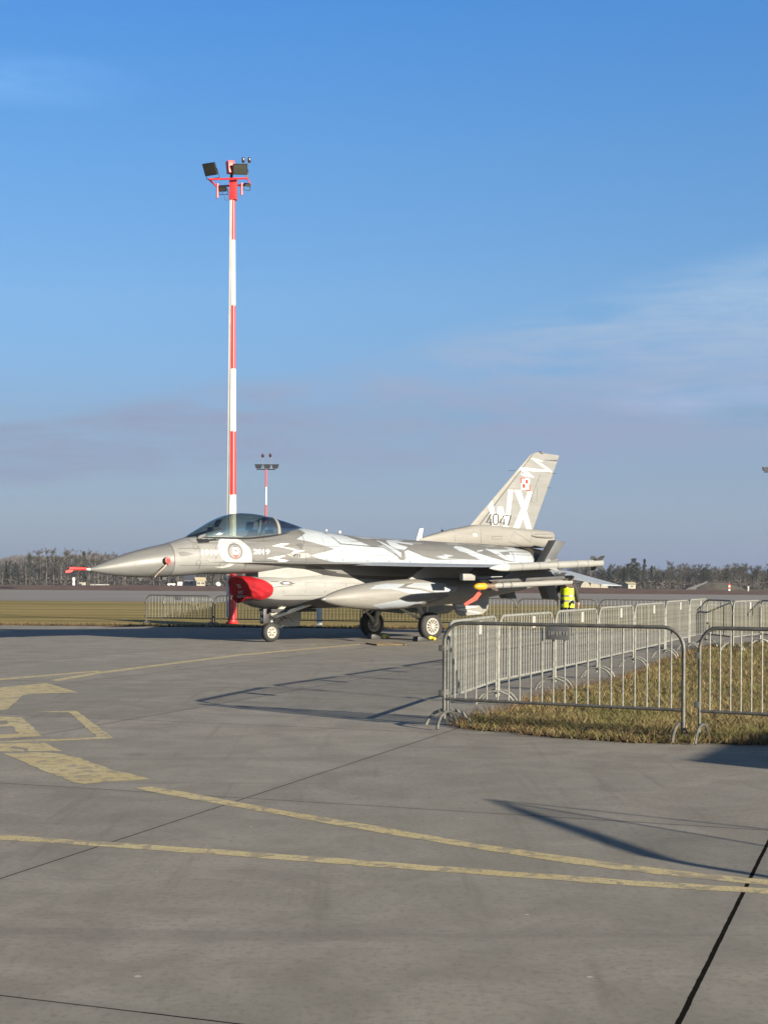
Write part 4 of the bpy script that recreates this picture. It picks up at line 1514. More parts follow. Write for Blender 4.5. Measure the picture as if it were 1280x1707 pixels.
for s_ in (0.93, 0.8, 0.6, 0.35, 0.1):   # bulging front
    rg = []
    for k, (xx, yy, zz) in enumerate(duct_ring(3.81, 0.024, 72)):
        a_ = math.atan2(zz - 1.2, yy)
        rg.append((3.81 + 0.20 * max(0, min(1, (1.52 - (1.24 + (zz - 1.24) * s_)) / 0.5)) - 0.05 * (1 - s_) + 0.030 * math.sin(a_ * 3 + 1.0) * (1 - abs(2 * s_ - 1)) + 0.22 * (1 - s_) * (1 if 0 else 0.3), yy * s_, 1.24 + (zz - 1.24) * s_))
    front.append(rg)
mb.loft(front[::-1] + rings, (True, False))
pre = mb.mesh('pre')
bv = bvh_of(pre)
for body_, yy, zz, sz in (("32.", -0.02, 1.30, 0.11), ("BLOT", 0.0, 1.16, 0.10), ("TAKTYCZNA", 0.0, 1.06, 0.075)):
    vs, fs = text_tris(body_, sz, 0, 0.003)
    decal(mb, bv, ([(-(yy) - a * -1.0 if False else (-yy + a), zz + b) for a, b in vs], fs), 1, -1, 0.004, 0.2, axis='x')
bpy.data.meshes.remove(pre)
tag(to_world(mb).build('intake_cover', [M_REDC, M_PLATW], angle=60), 'red canvas cover with white lettering stretched over the air intake of the jet', 'intake cover')

mb = MB()
pts = [(-0.10, 1.70), (-0.28, 1.71), (-0.42, 1.715)]
mb.tube([(-0.05, 0, 1.70), (-0.42, 0, 1.705), (-0.46, 0, 1.70)], [0.034, 0.038, 0.03], 10)
q = [sxz(a, b) for a, b in ((123, 950), (117, 949), (108, 952), (109, 955), (118, 954))]
mb.prism(q, -0.02, 0.02)
tag(to_world(mb).build('pitot_cover', M_PRED, bevel=0.0), 'red sleeve cover on the tip of the nose probe of the jet', 'probe cover')

mb = MB()
q = [sxz(90 + a / 4, 840 + b / 4, -0.40) for a, b in ((732, 364), (745, 354), (764, 360), (772, 380), (770, 402), (755, 410), (742, 398), (732, 384))]
mb.prism(q, -0.47, -0.40)
cv_ = mb.build('vane_cover', mat('faded_red', (0.40, 0.10, 0.09), 0.6), bevel=0.01)
mb2 = MB()
q = [sxz(90 + a / 4, 840 + b / 4, -0.40) for a, b in ((738, 372), (750, 364), (762, 376), (762, 396), (748, 400))]
mb2.prism(q, -0.478, -0.471)
cap_ = mb2.build('cover_cap', mat('dark_red', (0.22, 0.01, 0.01), 0.5), cv_)
for o_ in (cv_, cap_):
    for v_ in o_.data.vertices:
        v_.co = jw(v_.co)
mb3 = MB()
q = [sxz(90 + a / 4, 840 + b / 4, -0.42) for a, b in ((742, 403), (749, 408), (690, 462), (668, 490), (664, 487), (700, 448))]
mb3.prism(q, -0.462, -0.455)
st_ = mb3.build('streamer', mat('streamer_tan', (0.42, 0.30, 0.24), 0.6), cv_)
for v_ in st_.data.vertices:
    v_.co = jw(v_.co)
tag(cv_, 'small red cover with a dangling ribbon on the side of the jet nose', 'vane cover')

mb = MB()
q0, q1, q2 = (sxz(a, b, -3.95) for a, b in ((797, 988), (789, 998), (772, 1008)))
for (a, b) in ((q0, q1), (q1, q2)):
    pass
mb.prism([(q0[0] - 0.05, q0[1] + 0.02), (q0[0] + 0.06, q0[1] - 0.02), (q1[0] + 0.07, q1[1] - 0.03), (q2[0] + 0.03, q2[1] - 0.03), (q2[0] - 0.03, q2[1] + 0.02), (q1[0] - 0.05, q1[1] + 0.03)], -4.0, -3.985)
mb.tube([(7.9, -3.99, 1.30), (q0[0], -3.99, q0[1])], 0.006, 5)
tag(to_world(mb).build('safety_streamer', mat('orange_red', (0.62, 0.06, 0.03), 0.6)), 'orange red ribbon hanging below the yellow nose cap of the outer missile', 'streamer')

# chocks
for px_, py_, lab in ((713, 1069, 'yellow and black wheel chock at the near main wheel'), (636, 1065, 'yellow and black wheel chock behind the far main wheel')):
    gx, gy = ground(px_, py_)
    ch = empty('wheel_chock', (gx, gy, 0), JPH)
    tag(ch, lab, 'wheel chock')
    MB().prism([(-0.42, 0), (0.0, 0), (-0.02, 0.03), (-0.3, 0.13), (-0.4, 0.12)], -0.1, 0.1).build('wedge', M_BLK, ch, bevel=0.01)
    mb = MB()
    mb.lathe([(-0.07, 0.02), (-0.03, 0.045), (0.04, 0.04), (0.07, 0.025)], Matrix.Translation((0, -0.1, 0.09)), 10)
    mb.lathe([(-0.04, 0.03), (0.0, 0.055), (0.05, 0.03)], Matrix.Translation((0.12, -0.1, 0.06)), 10)
    mb.tube([(0.0, -0.1, 0.06), (0.0, 0.3, 0.05)], 0.02, 6)
    mb.build('handle', mat('chock_yellow', (0.55, 0.45, 0.03), 0.5), ch)

# ------------------------------------------------------------------ floodlight masts
BANDS_PX = [1040, 935, 828, 722, 618, 512, 403, 335]


def mast(name, x, y, label, lean=0.0, heads=True, rot=0.0, scale=1.0):
    r = empty(name, (x, y, 0), 0)
    tag(r, label, 'floodlight mast', 'red and white floodlight masts')
    zs = [0.0] + [1.5 - (b - HORIZ - 1.5) / FPX * y for b in BANDS_PX[1:]]
    for i in range(7):
        z0, z1 = zs[i], zs[i + 1]
        d0, d1 = 0.155 - 0.006 * z0, 0.155 - 0.006 * z1
        k = lean
        MB().tube([(k * z0, 0, z0), (k * z1, 0, z1)], [d0, d1], 16).build('pole_band', M_PRED if i % 2 == 0 else M_WHITE, r)
    MB().box(-0.20, 0.20, -0.20, 0.20, 0, 0.06).build('foot_plate', M_PRED, r, bevel=0.01)
    ht = zs[-1]
    # cable duct on the left front of the pole
    mb = MB()
    v0 = [(-0.20, -0.10, 0.22), (-0.10, -0.17, 0.22), (-0.10, -0.10, 0.22)]
    v1 = [(-0.115 + lean * ht, -0.06, ht), (-0.02 + lean * ht, -0.095, ht), (-0.03 + lean * ht, -0.05, ht)]
    mb.loft([v0, v1], (True, True))
    du = mb.build('cable_duct', M_WHITE, r, smooth=False)
    cx = lean * ht
    # housing under the head frame
    MB().box(cx - 0.13, cx + 0.13, -0.12, 0.12, ht - 0.02, ht + 0.72).build('mast_head', M_PRED, r, bevel=0.015)
    M_ = Matrix.Translation((cx - 0.10, -0.1, ht + 1.0)) @ Matrix.Rotation(R(-6), 4, 'Y') @ Matrix.Rotation(R(28), 4, 'Z')
    MB().box(-0.10, 0.14, -0.12, 0.12, -0.12, 0.30, M=M_).build('control_box', M_PRED, r, bevel=0.01)
    mb = MB()
    mb.tube([(cx - 0.13 + 0.05, 0, ht + 0.6), (cx - 0.05, 0, ht + 1.0)], 0.05, 8)
    mb.build('box_bracket', M_BLK, r)
    # square frame of red tube
    fr = MB()
    A_, B_, C_, D_ = (cx - 0.80, -0.35, ht + 0.60), (cx + 0.50, -0.20, ht + 0.68), (cx + 0.58, 0.30, ht + 0.60), (cx - 0.62, 0.32, ht + 0.54)
    fr.tube([A_, B_, C_, D_, A_], 0.035, 8)
    fr.build('head_frame', M_PRED, r)
    for q in ((cx - 0.54, -0.1, ht + 0.52, 0.50), (cx + 0.30, -0.1, ht + 0.55, 0.42)):
        MB().tube([(q[0], q[1], q[2]), (q[0], q[1], q[2] - q[3])], 0.04, 8).build('hanging_rod', M_PRED, r)

    def flood(cx_, cy, cz, w, h, yaw, pitch, name='floodlight'):
        M = Matrix.Translation((cx_, cy, cz)) @ Matrix.Rotation(R(yaw), 4, 'Z') @ Matrix.Rotation(R(pitch), 4, 'X')
        mb = MB()
        mb.box(-w / 2, w / 2, -0.03, 0.05, -h / 2, h / 2, M=M)
        rr = [[M @ Vector((sx * w / 2 * k, yy, sz * h / 2 * k)) for sx, sz in ((-1, -1), (1, -1), (1, 1), (-1, 1))] for k, yy in ((0.98, 0.05), (0.8, 0.14), (0.35, 0.20))]
        mb.loft(rr, (True, True))
        f_ = mb.build(name, M_BLK, r, smooth=False)
        MB().box(-w / 2 + 0.03, w / 2 - 0.03, -0.036, -0.028, -h / 2 + 0.03, h / 2 - 0.03, M=M).build('lamp_glass', M_LAMP, f_, smooth=False)
        br = MB()
        br.tube([M @ Vector((-w / 2 - 0.02, 0.05, 0)), M @ Vector((-w / 2 - 0.02, 0.06, -h / 2 - 0.12)), M @ Vector((w / 2 + 0.02, 0.06, -h / 2 - 0.12)), M @ Vector((w / 2 + 0.02, 0.05, 0))], 0.014, 6)
        br.build('lamp_bracket', M_BLK, f_)
        return f_
    flood(cx - 0.78, -0.30, ht + 0.96, 0.48, 0.42, -28, 28)
    flood(cx + 0.26, -0.25, ht + 0.98, 0.50, 0.36, 4, 22)
    flood(cx - 0.36, -0.1, ht + 0.34, 0.27, 0.18, -10, 30)
    flood(cx + 0.48, 0.2, ht + 0.56, 0.22, 0.12, 30, 20)
    mb = MB()
    mb.tube([(cx - 0.4, -0.1, ht + 0.25), (cx - 0.3, -0.1, ht + 0.16), (cx - 0.27, -0.1, ht - 0.02), (cx - 0.2, -0.1, ht - 0.08), (cx - 0.13, -0.1, ht + 0.02), (cx - 0.12, -0.1, ht + 0.3)], 0.014, 6)
    mb.build('cable', mat('cable_blue', (0.05, 0.10, 0.2), 0.5), r)
    fk = MB()
    fk.tube([(cx + 0.50, 0, ht + 0.66), (cx + 0.45, 0, ht + 1.24)], 0.02, 6)
    fk.tube([(cx + 0.34, 0, ht + 1.30), (cx + 0.37, 0, ht + 1.24), (cx + 0.51, 0, ht + 1.24), (cx + 0.55, 0, ht + 1.30)], 0.02, 6)
    fk.build('beacon_fork', M_GALVD, r)
    for dx in (0.34, 0.55):
        MB().tube([(cx + dx, 0, ht + 1.28), (cx + dx, 0, ht + 1.32), (cx + dx, 0, ht + 1.44), (cx + dx, 0, ht + 1.47)], [0.04, 0.055, 0.055, 0.025], 10).build('warning_light', mat('beacon_glass', (0.04, 0.008, 0.015), 0.25), r)
    r.rotation_euler.z = R(rot)
    return r


gx, gy = ground(387, 1039.5)
mast('floodlight_mast', gx, gy, 'tall red and white banded floodlight mast rising behind the cockpit, the biggest one', -0.0035)


def far_mast(px_, d_, label):
    r = empty('floodlight_mast', (at(px_, d_), d_, 0))
    tag(r, label, 'floodlight mast', 'red and white floodlight masts')
    H = 15.1 if px_ < 1000 else 15.6
    for i in range(7):
        z0, z1 = H / 7 * i, H / 7 * (i + 1)
        MB().tube([(0, 0, z0), (0, 0, z1)], [0.17 - 0.005 * z0, 0.17 - 0.005 * z1], 10).build('pole_band', M_PRED if i % 2 == 0 else M_WHITE, r)
    MB().tube([(-1.15, 0, H), (1.15, 0, H)], 0.07, 6).build('head_frame', M_BLK, r)
    for dx in (-0.95, 0.12, 1.1):
        mb = MB()
        mb.loft([[(dx + sx * a, yy, H + zz) for sx, yy in ((-1, -0.2), (1, -0.2), (1, 0.2), (-1, 0.2))] for a, zz in ((0.30, 0.12), (0.42, 0.5), (0.48, 0.62))])
        mb.build('floodlight', M_BLK, r, smooth=False)
    for dx, hh in ((-0.42, 1.45), (0.5, 1.5)):
        MB().tube([(dx, 0, H), (dx, 0, H + hh)], 0.035, 6).build('beacon_pole', M_GALVD, r)
        MB().tube([(dx, 0, H + hh), (dx, 0, H + hh + 0.1), (dx, 0, H + hh + 0.38), (dx, 0, H + hh + 0.45)], [0.1, 0.17, 0.17, 0.08], 8).build('warning_light', MATS['beacon_glass'], r)
    return r


far_mast(442.5, 176, 'small distant floodlight mast seen just above the rear of the cockpit canopy')
far_mast(1288, 182, 'far floodlight mast at the right edge of the photo, only its lamps in view')

# ------------------------------------------------------------------ crowd barriers
BL, BH, BR = 2.50, 1.10, 0.20


def barrier_proto(matf, plate=None, nb=20):
    r = empty('crowd_barrier')
    pts = [(0.02, 0, 0.10), (0.02, 0, BH - BR)]
    for k in range(1, 7):
        a = PI / 2 * k / 6
        pts.append((0.02 + BR - BR * math.cos(a), 0, BH - 0.02 - BR + BR * math.sin(a)))
    for k in range(0, 7):
        a = PI / 2 * k / 6
        pts.append((BL - 0.02 - BR + BR * math.sin(a), 0, BH - 0.02 - BR + BR * math.cos(a)))
    pts.append((BL - 0.02, 0, 0.10))
    MB().tube(pts, 0.019, 10).build('frame', matf, r, angle=60)
    MB().tube([(0.03, 0, 0.30), (BL - 0.03, 0, 0.30)], 0.016, 8).build('bottom_rail', matf, r)
    mbar = None
    for k in range(nb):
        x = 0.02 + (BL - 0.04) * (k + 1) / (nb + 1)
        zt = BH - 0.03
        for e in (x - 0.02, BL - 0.02 - x):
            if e < BR:
                zt = min(zt, BH - 0.03 - BR + math.sqrt(max(0, BR * BR - (BR - e) ** 2)))
        if mbar is None or abs(zt - (BH - 0.03)) > 0.001 or mbar[0] != zt:
            o = MB().tube([(0, 0, 0.30), (0, 0, zt)], 0.0085, 6).build('bar', M_GALV, r)
            mbar = (zt, o.data)
        else:
            o = bpy.data.objects.new('bar', mbar[1])
            COL.objects.link(o)
            o.parent = r
        o.location.x = x
    foot = None
    for x in (0.055, BL - 0.055):
        if foot is None:
            fp = [(0, -0.24, 0.012), (0, -0.21, 0.075), (0, -0.15, 0.135), (0, -0.08, 0.165), (0, 0, 0.172), (0, 0.08, 0.165), (0, 0.15, 0.135), (0, 0.21, 0.075), (0, 0.24, 0.012)]
            m_ = MB()
            m_.tube(fp, 0.016, 8)
            foot = m_.build('foot', matf, r)
            foot.location.x = x
        else:
            o = foot.copy()
            COL.objects.link(o)
            o.location.x = x
    for x, zz in ((0.0, 0.82), (0.0, 0.36)):
        m_ = MB()
        m_.box(-0.035, 0.02, -0.022, 0.022, zz - 0.03, zz + 0.03)
        m_.build('hook', matf, r, bevel=0.004)
    if plate == 'name':
        m_ = MB()
        m_.box(1.12, 1.36, -0.022, -0.014, BH - 0.165, BH - 0.035)
        pl = m_.build('name_plate', M_PLATE, r, bevel=0.002)
        # embossed letters too worn to read
        m_ = MB()
        for j, (hx, w_) in enumerate(((1.145, 0.010), (1.17, 0.018), (1.195, 0.012), (1.225, 0.016), (1.255, 0.020), (1.295, 0.016), (1.325, 0.014))):
            m_.box(hx, hx + w_, -0.0245, -0.0215, BH - 0.125 + 0.006 * (j % 3), BH - 0.08 - 0.004 * (j % 2))
        m_.build('worn_lettering', M_GALV, pl, smooth=False)
    elif plate == 'white':
        m_ = MB()
        m_.box(1.42, 1.55, -0.020, -0.013, BH - 0.20, BH - 0.05)
        m_.build('name_plate', M_PLATW, r)
    return r


def place(r, a, b, za=0.0, sz=1.0, label=None, group='crowd barriers'):
    a, b = Vector(a), Vector(b)
    d = b - a
    r.location = (a.x, a.y, za)
    r.rotation_euler = (0, 0, math.atan2(d.y, d.x))
    r.scale = (d.length / (BL + 0.04), 1, sz)
    tag(r, label, 'crowd barrier', group)
    return r


bp_name = barrier_proto(M_FRAME, 'name')
bp_white = barrier_proto(M_GALV, 'white')
bp_plain = barrier_proto(M_FRAME, None, 20)
f0, f1 = ground(737, 1214), ground(1149, 1238)
dv = (Vector(f1) - Vector(f0))
f2 = Vector(f1) + dv * 0.03
f3 = ground(1560, 1262)
place(bp_name, f0, f1, 0, 1.0, 'nearest whole steel barrier at the grass edge with a dark plate under its top rail')
b2 = copy_tree(bp_name)
for ch in list(b2.children):
    if ch.name.startswith('name_plate'):
        for g in list(ch.children):
            bpy.data.objects.remove(g)
        bpy.data.objects.remove(ch)
place(b2, f2, f3, 0, 1.0, 'near steel barrier cut off by the right edge of the photo, without a plate')
# row running away from the corner, then folded back and forth
rowpx = [(745, 1212), (828, 1175), (923, 1151), (996, 1132), (1056, 1115), (1108, 1100), (1148, 1089), (1178, 1082)]
row = [ground(a, b) for a, b in rowpx]
lift = [0, 0, 0.01, 0.02, 0.03, 0.05, 0.06, 0.07]
words = ['first', 'second', 'third', 'fourth', 'fifth', 'sixth', 'seventh']
for i in range(7):
    a, b = Vector(row[i]), Vector(row[i + 1])
    d = b - a
    a2 = a + d.normalized() * (0.04 if i else 0.02)
    r_ = bp_white if i == 0 else copy_tree(bp_white)
    place(r_, a2, b, lift[i], 1.0, words[i] + ' barrier from the near corner in the row running away over the apron', 'crowd barriers running away from the corner')
fold = [(1178, 32.8), (1222, 30.9), (1268, 33.0), (1318, 31.2)]
fold = [(at(a, d_), d_) for a, d_ in fold]
fl = ['first', 'second', 'third', 'fourth', 'fifth']
for i in range(3):
    r_ = copy_tree(bp_white)
    place(r_, fold[i], fold[i + 1], 0.05, 0.98 + 0.01 * (i == 0), fl[i] + ' barrier of the zigzag at the far right, counted from the left', 'crowd barriers standing in a zigzag')
bk = [(243, 46.6), (357.5, 45.5), (478, 44.6), (604, 43.8), (733, 43.0), (863, 42.3), (999, 41.6), (1136, 40.9), (1272, 40.2), (1408, 39.5)]
bk = [(at(a, d_), d_) for a, d_ in bk]
bl = ['leftmost barrier under the jet nose with a small dark plate', 'barrier behind the base of the near red and white mast', 'barrier seen between the nose wheel and the drop tank, below the intake',
      'barrier behind the far main wheel of the jet', 'barrier behind the near main wheel of the jet', 'barrier of the row behind the jet seen under its rear missile', 'barrier directly behind the person in the yellow vest',
      'barrier in the row behind the jet, just right of the person in the vest', 'last barrier of the back row, behind the zigzag of barriers']
for i in range(9):
    r_ = copy_tree(bp_name if i == 0 else (bp_plain if i > 1 else bp_plain)) if i != 1 else bp_plain
    place(r_, bk[i], bk[i + 1], 0.0, 0.93, bl[i], 'crowd barriers in the back row')
# stacked second barrier behind the leftmost one
r_ = copy_tree(bp_white)
a, b = Vector(bk[0]) + Vector((0.55, 0.15)), Vector(bk[1]) + Vector((-0.1, 0.35))
place(r_, a, b, 0.0, 0.90, 'steel barrier leaning close behind the leftmost barrier of the back row', 'crowd barriers in the back row')

# white marker post under the jet
mb = MB()
gx, gy = ground(532, 1045)
mb.box(-0.09, 0.09, -0.06, 0.06, 0, 0.62)
o = mb.build('marker_post', M_WHITE, None, bevel=0.01)
o.location = (gx, gy, 0)
tag(o, 'short white post behind the grey nose gear door of the jet', 'post')
gx, gy = ground(643, 1075)
mb = MB()
for k in range(9):
    mb.box(-0.32, 0.32, -0.42 + k * 0.1, -0.36 + k * 0.1, 0.0, 0.025)
mb.box(-0.36, -0.32, -0.46, 0.46, 0, 0.03)
mb.box(0.32, 0.36, -0.46, 0.46, 0, 0.03)
o = mb.build('drain_grate', mat('rusty_iron', (0.16, 0.11, 0.05), 0.8, var=0.4), None, smooth=False)
o.location = (gx, gy, 0.004)
o.rotation_euler.z = 0.3
tag(o, 'rusty drain grate in the apron near the far main wheel', 'drain grate')

# ------------------------------------------------------------------ person in a yellow vest
M_VEST = mat('vest_yellow', (0.66, 0.80, 0.015), 0.6, var=0.06)
M_VBAND = mat('vest_band', (0.30, 0.31, 0.22), 0.4)
M_JACK = mat('dark_jacket', (0.035, 0.03, 0.028), 0.8)
M_TROU = mat('dark_trousers', (0.03, 0.032, 0.04), 0.8)
M_SKIN = mat('skin', (0.50, 0.30, 0.21), 0.5, var=0.06)
M_HAIR = mat('hair', (0.04, 0.028, 0.02), 0.7)


def skin_body(name, joints, edges, rad, m, root=0, sub=2, parent=None):
    me = bpy.data.meshes.new(name)
    me.from_pydata(joints, edges, [])
    o = bpy.data.objects.new(name, me)
    COL.objects.link(o)
    sk = o.modifiers.new('skin', 'SKIN')
    sk.use_smooth_shade = True
    for i, r_ in enumerate(rad):
        r2 = r_ if isinstance(r_, tuple) else (r_, r_)
        me.skin_vertices[0].data[i].radius = r2
        me.skin_vertices[0].data[i].use_root = (i == root)
    ss = o.modifiers.new('sub', 'SUBSURF')
    ss.levels = ss.render_levels = sub
    bpy.context.view_layer.update()
    me2 = bpy.data.meshes.new_from_object(o.evaluated_get(bpy.context.evaluated_depsgraph_get()))
    bpy.data.objects.remove(o)
    bpy.data.meshes.remove(me)
    me2.materials.clear()
    me2.shade_smooth()
    o = bpy.data.objects.new(name, me2)
    COL.objects.link(o)
    me2.materials.append(m)
    if parent:
        o.parent = parent
    return o


def make_person(loc, rz):
    J = [(0, 0, 0.95), (0, 0.02, 1.08), (0, 0.05, 1.25), (0, 0.09, 1.42), (0, 0.12, 1.50), (0, 0.15, 1.58), (0, 0.17, 1.66), (0, 0.165, 1.73),   # 0-7 spine, neck, head
         (-0.10, 0, 0.90), (-0.12, 0.03, 0.50), (-0.13, -0.02, 0.09), (-0.14, 0.13, 0.035),      # 8-11 left leg
         (0.10, 0, 0.90), (0.13, 0.04, 0.50), (0.15, 0.0, 0.09), (0.16, 0.15, 0.035),
         (-0.17, 0.08, 1.42), (-0.36, 0.02, 1.18), (-0.33, 0.20, 1.02), (-0.30, 0.26, 0.96),         # 16-19 left arm
         (0.17, 0.08, 1.42), (0.26, 0.02, 1.16), (0.30, 0.06, 0.92), (0.30, 0.09, 0.84)]
    E_ = [(0, 1), (1, 2), (2, 3), (3, 4), (4, 5), (5, 6), (6, 7), (0, 8), (8, 9), (9, 10), (10, 11), (0, 12), (12, 13), (13, 14), (14, 15),
          (3, 16), (16, 17), (17, 18), (18, 19), (3, 20), (20, 21), (21, 22), (22, 23)]
    Rr = [(0.15, 0.12), (0.15, 0.11), (0.17, 0.12), (0.15, 0.10), 0.055, (0.075, 0.085), (0.085, 0.10), (0.07, 0.08), 0.095, 0.062, 0.045, 0.04, 0.095, 0.062, 0.045, 0.04,
          0.075, 0.055, 0.04, 0.036, 0.075, 0.055, 0.04, 0.036]
    p_ = skin_body('person', J, E_, Rr, M_SKIN)
    # jacket and trousers follow the body as slightly larger shells
    jk = skin_body('jacket', [J[i] for i in (0, 1, 2, 3, 16, 17, 18, 20, 21, 22)], [(0, 1), (1, 2), (2, 3), (3, 4), (4, 5), (5, 6), (3, 7), (7, 8), (8, 9)],
                   [(0.175, 0.14), (0.175, 0.135), (0.19, 0.14), (0.165, 0.12), 0.09, 0.072, 0.056, 0.09, 0.072, 0.056], M_JACK, parent=p_)
    tr_ = skin_body('trousers', [J[i] for i in (0, 8, 9, 10, 12, 13, 14)], [(0, 1), (1, 2), (2, 3), (0, 4), (4, 5), (5, 6)], [(0.16, 0.13), 0.115, 0.08, 0.062, 0.115, 0.08, 0.062], M_TROU, parent=p_)
    # vest: shell around the torso with reflective bands
    ve = MB()
    prof = [(0.80, 0.00, 0.205, 0.165), (0.95, 0.0, 0.195, 0.16), (1.10, 0.02, 0.188, 0.15), (1.25, 0.05, 0.210, 0.155), (1.38, 0.075, 0.222, 0.145), (1.46, 0.09, 0.165, 0.115), (1.50, 0.10, 0.12, 0.085)]
    rings = []
    for z_, y_, a_, b_ in prof:
        rings.append([(a_ * math.cos(q), y_ + b_ * math.sin(q) + 0.008 * math.sin(q * 5 + z_ * 9), z_) for q in [2 * PI * k / 32 for k in range(32)]])
    ve.loft(rings, (False, False))
    vest = ve.build('vest', M_VEST, p_, angle=80)
    for z_ in (0.98, 1.12):
        rg = []
        for zz in (z_ - 0.028, z_ + 0.028):
            pr = lerp_table([(a,) + tuple(b) for a, *b in prof], zz)
            rg.append([((pr[1] + 0.004) * math.cos(q), pr[0] + (pr[2] + 0.004) * math.sin(q) + 0.008 * math.sin(q * 5 + zz * 9), zz) for q in [2 * PI * k / 32 for k in range(32)]])
        m_ = MB()
        m_.loft(rg, (False, False))
        m_.build('reflective_band', M_VBAND, vest, angle=80)
    MB().prism([(-0.075, 1.50), (0.075, 1.50), (0.03, 1.34), (0, 1.27), (-0.03, 1.34)], -0.075, -0.02, axes='yz' if 0 else 'xz').build('hood', M_JACK, p_, bevel=0.008)
    hr = MB()
    rings = []
    for i in range(9):
        a = PI / 2 * i / 8
        rings.append([(0.094 * math.cos(a) * math.cos(q), 0.152 + 0.112 * math.cos(a) * math.sin(q) * (1 if math.sin(q) < 0 else 0.92), 1.675 + 0.125 * math.sin(a) - (0.07 * math.cos(a) if math.sin(q) < 0.2 else 0)) for q in [2 * PI * k / 24 for k in range(24)]])
    hr.loft(rings, (False, True))
    hr.build('hair', M_HAIR, p_, angle=80)
    # face details
    fc = MB()
    fc.prism([(0.255, 1.70), (0.285, 1.655), (0.258, 1.648)], -0.014, 0.014, axes='yz')
    for sx in (-1, 1):
        fc.lathe([(-0.012, 0.008), (0, 0.022), (0.012, 0.008)], Matrix.Translation((sx * 0.088, 0.16, 1.67)) @ Matrix.Rotation(0, 4, 'Z'), 8)
    fc.build_each('face_features', M_SKIN, p_)
    ey = MB()
    for sx in (-1, 1):
        ey.box(sx * 0.032 - 0.012, sx * 0.032 + 0.012, 0.246, 0.254, 1.69, 1.70)
    ey.box(-0.024, 0.024, 0.247, 0.254, 1.625, 1.631)
    ey.build_each('eyes_and_mouth', M_HAIR, p_)
    # hands: palm with five fingers
    for sx, J0, dr in ((-1, J[19], Vector((0, 0.35, -0.9))), (1, J[23], Vector((0, 0.25, -0.95)))):
        dr = dr.normalized()
        o_ = Vector(J0)
        js = [tuple(o_), tuple(o_ + dr * 0.05), tuple(o_ + dr * 0.09)]
        es = [(0, 1), (1, 2)]
        rs = [(0.026, 0.03), (0.016, 0.038), (0.013, 0.038)]
        acr = Vector((0, 1, 0.35)).normalized()
        for k, ln in enumerate((0.062, 0.07, 0.066, 0.052)):
            b0 = o_ + dr * 0.09 + acr * (0.030 - 0.02 * k)
            b1 = b0 + dr * ln * 0.55
            b2_ = b1 + (dr + Vector((-sx * 0.5, 0, 0))).normalized() * ln * 0.45
            n0 = len(js)
            js += [tuple(b0), tuple(b1), tuple(b2_)]
            es += [(2, n0), (n0, n0 + 1), (n0 + 1, n0 + 2)]
            rs += [0.009, 0.0085, 0.007]
        n0 = len(js)
        th = o_ + dr * 0.035 + acr * 0.04
        js += [tuple(th), tuple(th + dr * 0.03 + acr * 0.015), tuple(th + dr * 0.055 + acr * 0.012)]
        es += [(1, n0), (n0, n0 + 1), (n0 + 1, n0 + 2)]
        rs += [0.012, 0.010, 0.008]
        skin_body('hand', js, es, rs, M_SKIN, 0, 1, p_)
    for sx, J0 in ((-1, J[10]), (1, J[14])):
        sh = MB()
        rings = []
        for yy, w_, h_ in ((-0.08, 0.035, 0.07), (-0.05, 0.045, 0.11), (0.02, 0.048, 0.12), (0.10, 0.052, 0.075), (0.17, 0.048, 0.055), (0.20, 0.025, 0.035)):
            rings.append([(J0[0] + sx * 0.01 + w_ * math.cos(q), J0[1] + yy, max(0.0, h_ / 2 + h_ / 2 * math.sin(q))) for q in [2 * PI * k / 12 for k in range(12)]])
        sh.loft(rings)
        sh.build('shoe', M_BLK, p_, angle=60)
    p_.location = loc
    p_.rotation_euler.z = rz
    return p_


pd = 40.2
per = make_person((at(945.5, pd), pd, 0.0), R(-14))
tag(per, 'person in a yellow high visibility vest seen from behind near the jet tail', 'person')

# ------------------------------------------------------------------ grass inside the barriers
gm2 = bpy.data.materials.new('dry_blades')
gm2.use_nodes = True
t = NT(gm2.node_tree)
p = gm2.node_tree.nodes['Principled BSDF']
gi = t.n('ShaderNodeNewGeometry')
v = t.n('ShaderNodeTexCoord').outputs['Object']
n1 = t.noise(v, 0.9, 4, 0.6)
cr_ = t.n('ShaderNodeValToRGB', ins={0: gi.outputs['Random Per Island']})
e_ = cr_.color_ramp.elements
e_[0].position, e_[0].color = 0.0, (0.075, 0.046, 0.02, 1)
e_[1].position, e_[1].color = 1.0, (0.34, 0.26, 0.13, 1)
for pos, col in ((0.2, (0.125, 0.088, 0.036, 1)), (0.45, (0.185, 0.145, 0.062, 1)), (0.62, (0.125, 0.112, 0.042, 1)), (0.8, (0.235, 0.19, 0.09, 1))):
    q = e_.new(pos)
    q.color = col
c = t.mix(t.m('MULTIPLY', t.ramp(n1, 0.45, 0.60), 0.65), cr_.outputs[0], (0.115, 0.112, 0.036))
gm2.node_tree.links.new(c, p.inputs['Base Color'])
p.inputs['Roughness'].default_value = 0.75
p.inputs['Specular IOR Level'].default_value = 0.2

patch_px = [(768, 1203), (800, 1196), (851, 1186), (893, 1168), (966, 1148), (1031, 1137), (1077, 1120), (1132, 1097), (1192, 1078), (1225, 1072), (1300, 1068), (1480, 1066), (1900, 1090), (1900, 1275),
            (1480, 1252), (1280, 1243), (1130, 1239), (1060, 1239), (930, 1231), (850, 1221), (790, 1218), (765, 1212)]
patch = ragged([ground(a, b) for a, b in patch_px], 0.15, 0.05)
sheet('grass_ground', patch, 0.010, M_SOIL)


def inside(x, y, poly):
    c_ = False
    j = len(poly) - 1
    for i in range(len(poly)):
        xi, yi = poly[i]
        xj, yj = poly[j]
        if (yi > y) != (yj > y) and x < (xj - xi) * (y - yi) / (yj - yi) + xi:
            c_ = not c_
        j = i
    return c_


